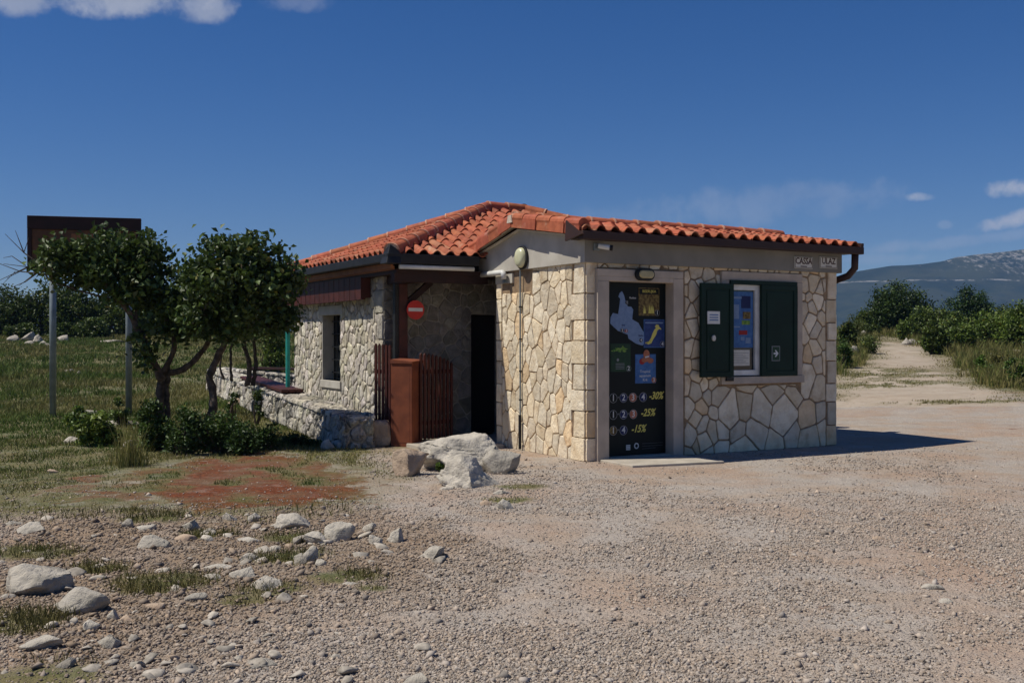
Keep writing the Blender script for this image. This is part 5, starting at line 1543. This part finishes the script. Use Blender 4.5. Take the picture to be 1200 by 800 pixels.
def bush(name, label, px, py, wpx, hpx, seed, n=3500, leaf=.06, cat='bush', base_t=(1, 1, 1), Y=None, stems=True, clump=.14, yellow=.01, aspect=.6, group=None):
    """px,py = foot of the bush; wpx,hpx = its size in the photo"""
    g = np.random.default_rng(seed)
    if Y is None: x, Y = gpt(px, py)
    else: x = (px - 600) / F * Y
    z = tz(x, Y); top = H0 + (HY - (py - hpx * 1.18)) / F * Y
    w_ = wpx / F * Y / 2; h_ = max(top - z, .12)
    T = thing(name, label, cat, (x, Y, z), group=group)
    K = max(6, int(n / 55)); L, TT, tips = [], [], []
    lobes = [(g.uniform(-.6, .6), g.uniform(-.5, .5), g.uniform(.55, 1.0)) for _ in range(max(3, int(wpx / 14)))]
    lobes.append((0, 0, 1.0))
    for _ in range(K):
        lx, ly, lh = lobes[g.integers(len(lobes))]
        d = g.normal(size=3); d /= np.linalg.norm(d); rr = g.uniform(.3, 1) ** .5
        c = np.array([(lx + d[0] * rr * .42) * w_, (ly + d[1] * rr * .42) * w_ * .8, h_ * lh * (.52 + .46 * d[2] * rr)])
        c[2] = max(c[2], .05 * h_)
        m = int(55 * g.uniform(.6, 1.4)); L.append(c + g.normal(size=(m, 3)) * clump * min(w_, h_ * 1.2) * np.array([1, 1, .8])); TT.append(tintv(m, g, yellow=yellow, base=base_t) * g.uniform(.7, 1.3)); tips.append(c)
    L = np.vstack(L); L[:, 2] = np.maximum(L[:, 2], .01)
    L[:, 2] = np.minimum(L[:, 2], h_ * 1.02)
    leaves('foliage', L, leaf, np.vstack(TT), T, seed, aspect=aspect)
    if stems:
        mb = MB()
        for c in tips[:max(5, len(tips) // 3)]:
            s0 = np.array([c[0] * .15, c[1] * .15, -.03]); mb.tube([s0, (s0 + c) / 2 + g.normal(size=3) * .05 * h_, c], [.012 + .01 * h_, .009 + .006 * h_, .004], 5, cap=False)
        mb.build('stems', MT['bark'], T)
    return T


# undergrowth round the trees
bush('leafy_plant', 'bright green leafy plant at the left foot of the trees', 118, 522, 52, 34, 31, 1500, .075, 'plant', (1.9, 1.7, 1.3))
bush('leafy_plant', 'light green leafy tuft on the left side of the undergrowth', 95, 505, 46, 24, 32, 1100, .07, 'plant', (1.5, 1.5, 1.2))
bush('shrub', 'dark green shrub in front of the left tree trunk', 178, 528, 56, 52, 33, 2600, .06, 'shrub', (.85, .95, .8))
bush('shrub', 'dense dark shrub between the two trunks', 215, 532, 64, 52, 34, 2800, .055, 'shrub', (.7, .8, .75))
bush('shrub', 'broad dark shrub at the foot of the right tree', 262, 530, 84, 42, 35, 4200, .055, 'shrub', (.65, .78, .7))
bush('shrub', 'low shaded shrub spreading towards the low wall', 312, 527, 66, 26, 36, 2200, .05, 'shrub', (.6, .75, .65))
bush('shrub', 'dark shaded weeds against the base of the low wall', 350, 522, 50, 14, 44, 1300, .05, 'shrub', (.6, .75, .65))
bush('sapling', 'upright leafy sapling in front of the plank bench', 270, 500, 18, 62, 37, 420, .055, 'plant', (.8, .9, .7), clump=.22)
bush('sapling', 'second slim sapling before the pale low wall', 300, 498, 20, 54, 38, 420, .055, 'plant', (.85, .9, .7), clump=.22)
bush('sapling', 'low leafy sprout left of the left trunk', 142, 500, 34, 34, 39, 800, .06, 'plant', (1.2, 1.2, 1))
def stalks():
    g = np.random.default_rng(77); x, y = gpt(152, 546); n = 260
    T = thing('dry_plant', 'tall dry straw coloured stalks before the leafy undergrowth', 'plant', (x, y, tz(x, y)))
    X = g.normal(size=n) * .13; Y = g.normal(size=n) * .09; Hh = g.uniform(.15, .75, n) * np.exp(-(X / .25) ** 2)
    d = g.random(n)[:, None]; tn = g.uniform(.7, 1.2, n)[:, None] * ((1 - d) * np.array([[1.4, 1.2, 1.0]]) + d * np.array([[3.4, 2.2, 3.0]]))
    o = blades('stalks', X, Y, Hh, np.full(n, .010), tn, lean=.45, z0=np.zeros(n) - .02, seed=5); o.parent = T
stalks()
bush('sprout', 'sprout of green growing out of the outcrop crack', 515, 553, 22, 10, 41, 260, .03, 'plant', (1.2, 1.3, .9), stems=False)
bush('sprout', 'small tuft of green on top of the outcrop', 545, 545, 14, 12, 42, 220, .03, 'plant', (.9, 1.0, .7), stems=False, Y=11.9)

# far left thicket
LT = [(8, 392, 76, 66, 'dark bushy tree at the far left edge of the thicket', .55), (52, 392, 84, 76, 'dark tall bush behind the heap of white rocks', .5), (100, 390, 70, 62, 'dark bush between the two sign posts', .6),
      (140, 388, 66, 60, 'dark bush behind the left tree trunk', .6), (185, 386, 70, 50, 'green bush seen between the left tree limbs', .75), (232, 386, 64, 42, 'green bush seen under the right crown', .75),
      (275, 392, 60, 44, 'bush behind the thin stems near the bench', .8), (322, 420, 48, 56, 'green bush just left of the teal pole', 1.1), (30, 398, 50, 22, 'low dark bush at the field edge on the left', .6),
      (110, 399, 54, 30, 'low rounded bush at the field edge right of the post', .6), (75, 396, 34, 20, 'small dark bush among the white rocks', .6), (-30, 395, 70, 50, 'dark bush just beyond the left frame edge', .5)]
for i, (px, py, wp, hp, lb, q) in enumerate(LT):
    Yb = 57 if i < 7 or i == 11 else (27 if i == 7 else 53)
    bush('bush', lb, px, py, wp, hp * (.74 if Yb > 40 else 1), 50 + i, 6500 if i < 7 else 3600, .17 if Yb > 40 else .08, 'bush', (q * 1.75, q * 1.65, q * 1.2), Y=Yb, clump=.15)
# right background
make = bush
bush('round_tree', 'dense round topped tree beyond the path, left of the pine', 1052, 386, 92, 48, 70, 15000, .14, 'tree', (.62, .70, .55), Y=56, clump=.12)
bush('background_tree', 'dark spreading tree with pointed top right of the path', 1143, 384, 66, 45, 71, 8000, .13, 'tree', (.45, .62, .55), Y=60, clump=.12)
RT = [(1010, 392, 40, 28, 'low dark bush behind the top of the path', .7), (992, 404, 34, 26, 'dark bush right beside the kiosk corner', .6), (1085, 394, 52, 34, 'green bush under the round topped tree', .9), (1118, 396, 60, 30, 'mid green bush in the middle of the hedge', 1.0),
      (1160, 402, 74, 44, 'big light green bush right of the hedge middle', 1.25), (1196, 400, 60, 48, 'light green bush at the right frame edge', 1.2), (1092, 403, 34, 26, 'dark rounded bush beside the white verge rocks', .75), (1180, 382, 60, 26, 'dark bush top behind the light green bushes', .6),
      (1100, 386, 40, 24, 'brownish bush between the two background trees', .8), (1030, 390, 40, 24, 'olive bush at the path end', .9), (1065, 394, 36, 22, 'bushy scrub left of the verge rocks', .9), (1230, 410, 60, 50, 'green bush just beyond the right frame edge', 1.1), (1130, 404, 40, 24, 'low green bush before the hedge', 1.0)]
for i, (px, py, wp, hp, lb, q) in enumerate(RT):
    Yb = [52, 40, 50, 46, 42, 40, 38, 56, 54, 56, 48, 38, 40][i]
    bush('bush', lb, px, py, wp, hp * .86, 80 + i, 4200, .12, 'bush', (q * 1.75 if i == 8 else q * 1.45, q * 1.35, q * .9), Y=Yb, clump=.15)
bush('shrub', 'low green shrub close to the right kiosk corner', 986, 432, 30, 34, 100, 1500, .07, 'shrub', (.9, 1.1, .7))
bush('shrub', 'greyish low shrub at the left bend of the path', 1015, 414, 34, 18, 101, 1500, .07, 'shrub', (1.5, 1.3, 1.2))
bush('shrub', 'reddish brown heather clump right of the path', 1172, 436, 36, 18, 102, 1500, .06, 'shrub', (1.8, 1.1, 1.3))
bush('shrub', 'bright green weed clump right of the path', 1152, 440, 26, 22, 103, 1300, .06, 'shrub', (1.2, 1.4, .8))
bush('shrub', 'green weed clump at the right frame edge', 1192, 450, 28, 30, 104, 1300, .06, 'shrub', (1.2, 1.3, .8))
bush('shrub', 'olive scrub at the left verge behind the kiosk', 998, 398, 36, 26, 105, 1700, .08, 'shrub', (1.4, 1.1, .8))

# ------------------------------------------------------------------ low stone walls with plank seats
def low_wall(name, label, p0, p1, width, h0, h1, seed, plank=None):
    p0, p1 = Vector((*p0, 0)), Vector((*p1, 0)); L = (p1 - p0).length; ang = math.atan2(p1.y - p0.y, p1.x - p0.x)
    za, zb = tz(p0.x, p0.y), tz(p1.x, p1.y)
    T = thing(name, label, 'wall', (p0.x, p0.y, 0), ang)
    rs = random.Random(seed); mb = MB()
    hz = lambda x: za + (zb - za) * x / L
    hh = lambda x: h0 + (h1 - h0) * x / L
    def tops(x, z): return z / .5 * hh(x)
    pol = cells(L, .5, lambda x, z: rs.uniform(.16, .42), .9, .02, [], rs)
    mapL = lambda x, z, o: (x, -width / 2 - o + .05 * (z / .5), hz(x) + tops(x, z) - .03)
    mapR = lambda x, z, o: (x, width / 2 + o - .05 * (z / .5), hz(x) + tops(x, z) - .03)
    for mp in (mapL, mapR): stones_into(mb, pol, mp, .05, rs, .022, tint_rubble, bev=.02, dome=.014)
    pe = cells(width, .5, lambda x, z: .16, 1.2, .03, [], rs)
    stones_into(mb, pe, lambda x, z, o: (-o, x - width / 2, hz(0) + tops(0, z) - .03), .05, rs, .012, tint_rubble, bev=.03, dome=.02)
    stones_into(mb, pe, lambda x, z, o: (L + o, x - width / 2, hz(L) + tops(L, z) - .03), .05, rs, .012, tint_rubble, bev=.03, dome=.02)
    w2 = width / 2
    for k in range(12):
        a, b = L * k / 12, L * (k + 1) / 12
        vs = [(a, -w2, hz(a) - .1), (b, -w2, hz(b) - .1), (b, w2, hz(b) - .1), (a, w2, hz(a) - .1), (a, -w2 + .05, hz(a) + hh(a) - .02), (b, -w2 + .05, hz(b) + hh(b) - .02), (b, w2 - .05, hz(b) + hh(b) - .02), (a, w2 - .05, hz(a) + hh(a) - .02)]
        mb.add(vs, [(3, 2, 1, 0), (4, 5, 6, 7), (0, 1, 5, 4), (1, 2, 6, 5), (2, 3, 7, 6), (3, 0, 4, 7)], 1)
    mb.build('stonework', [MT['wall_rock'], MT['rubble_mortar']], T)
    mb = MB()
    top = cells(L, width + .08, lambda x, z: .30, .9, .02, [], rs)
    stones_into(mb, top, lambda x, z, o: (x, z - (width + .08) / 2, hz(x) + hh(x) - .03 + o), .05, rs, .02, tint_rubble, bev=.03, dome=.012)
    mb.build('capstones', [MT['wall_rock']], T)
    return T, hz, hh, L


wa = (-2.22, 15.05); wb = (-7.6, 27.0)
T, hz, hh, L = low_wall('low_wall', 'pale rough stone bench wall running back along the building', wa, wb, .46, .44, .50, 61)
T2, *_ = low_wall('low_wall', 'short low stone wall behind the bench, under the thin stems', (-7.6, 27.2), (-4.4, 24.6), .42, .52, .50, 62)
# timber seats
def bench(px0, py0, px1, py1, label, zt, width=.34, wy=(0, 0)):
    pass
dirw = (Vector(wb) - Vector(wa)).normalized()
a0 = Vector(wa) + dirw * 4.3; a1 = Vector(wa) + dirw * 8.6
za_, zb_ = hz(4.3) + hh(4.3) + .03, hz(8.6) + hh(8.6) + .03
g = thing('plank_seat', 'dark red plank seat on the long low wall', 'bench', (a0.x, a0.y, za_), math.atan2(dirw.y, dirw.x))
dz_ = (zb_ - za_)
for k in range(3):
    y = -.20 + k * .135
    mb = MB(); Ls = 4.3
    mb.beam((0, y + .06, .045), (Ls, y + .06, .045 + dz_), .125, .055); mb.build('plank', MT['red_wood'], g, bevel=.006)
mb = MB()
for xx in (.1, 1.4, 2.7, 4.1): mb.box(xx, xx + .08, -.18, .18, -.06 + dz_ * xx / Ls, .02 + dz_ * xx / Ls)
mb.build('bearer', MT['dark_wood'], g)
g = thing('plank_seat', 'long dark plank on the short wall behind the stems', 'bench', (-7.3, 27.0, tz(-7.3, 27) + .52), math.atan2(-2.6, 3.2))
mb = MB(); mb.box(1.0, 4.0, -.16, .16, .02, .075); mb.build('plank', MT['dark_wood'], g, bevel=.006)
mb = MB(); mb.box(1.1, 1.2, -.14, .14, -.05, .018); mb.box(3.7, 3.8, -.14, .14, -.05, .018); mb.build('bearer', MT['dark_wood'], g)
# big end blocks of the low wall
rock(444, 523, 30, 32, 'squared tan block at the near end of the low wall', 201, depth=.8, sub=4, sink=.05, g=.85, rough=.05, name='stone_block', blocky=True, m='brownstone')
rock(417, 520, 26, 24, 'dark topped rough block beside the squared block', 202, depth=.8, sub=4, sink=.15, g=.8, cuts=12, name='stone_block')

# ------------------------------------------------------------------ roofed information board behind the trees
Ys = 20.4
pl_, pr_ = local(62, 487, Ys), local(151, 470, Ys + .35)
zb0, zb1 = tz(pl_[0], Ys), tz(pr_[0], Ys + .35)
ang = math.atan2(.35, pr_[0] - pl_[0]); Wp = math.hypot(pr_[0] - pl_[0], .35)
g = thing('notice_board', 'tall wooden notice board on two grey posts behind the left tree', 'notice board', (pl_[0], Ys, zb0), ang)
for xx, zz in ((0, 0), (Wp, zb1 - zb0)):
    mb = MB(); mb.tube([(xx, 0, zz - .05), (xx, 0, 3.70)], .062, 14); mb.build('post', MT['grey_metal'], g, smooth=True)
ztop = 1.55 + (HY - 254) / F * Ys - zb0
mb = MB(); mb.box(-.42, Wp + .22, -.10, -.065, ztop - .98, ztop - .16); mb.build('panel', MT['board'], g)
mb = MB()
mb.box(-.44, Wp + .24, -.14, -.03, ztop - .26, ztop); mb.box(-.44, Wp + .24, -.13, -.04, ztop - 1.05, ztop - .97)
mb.box(-.44, -.36, -.13, -.04, ztop - .97, ztop - .26); mb.box(Wp + .16, Wp + .24, -.13, -.04, ztop - .97, ztop - .26)
mb.build('frame', MT['dark_wood'], g, bevel=.008)
mb = MB(); mb.box(.35, 1.3, -.107, -.10, ztop - .88, ztop - .33); mb.build('print', MT['soffit_wood'], g)
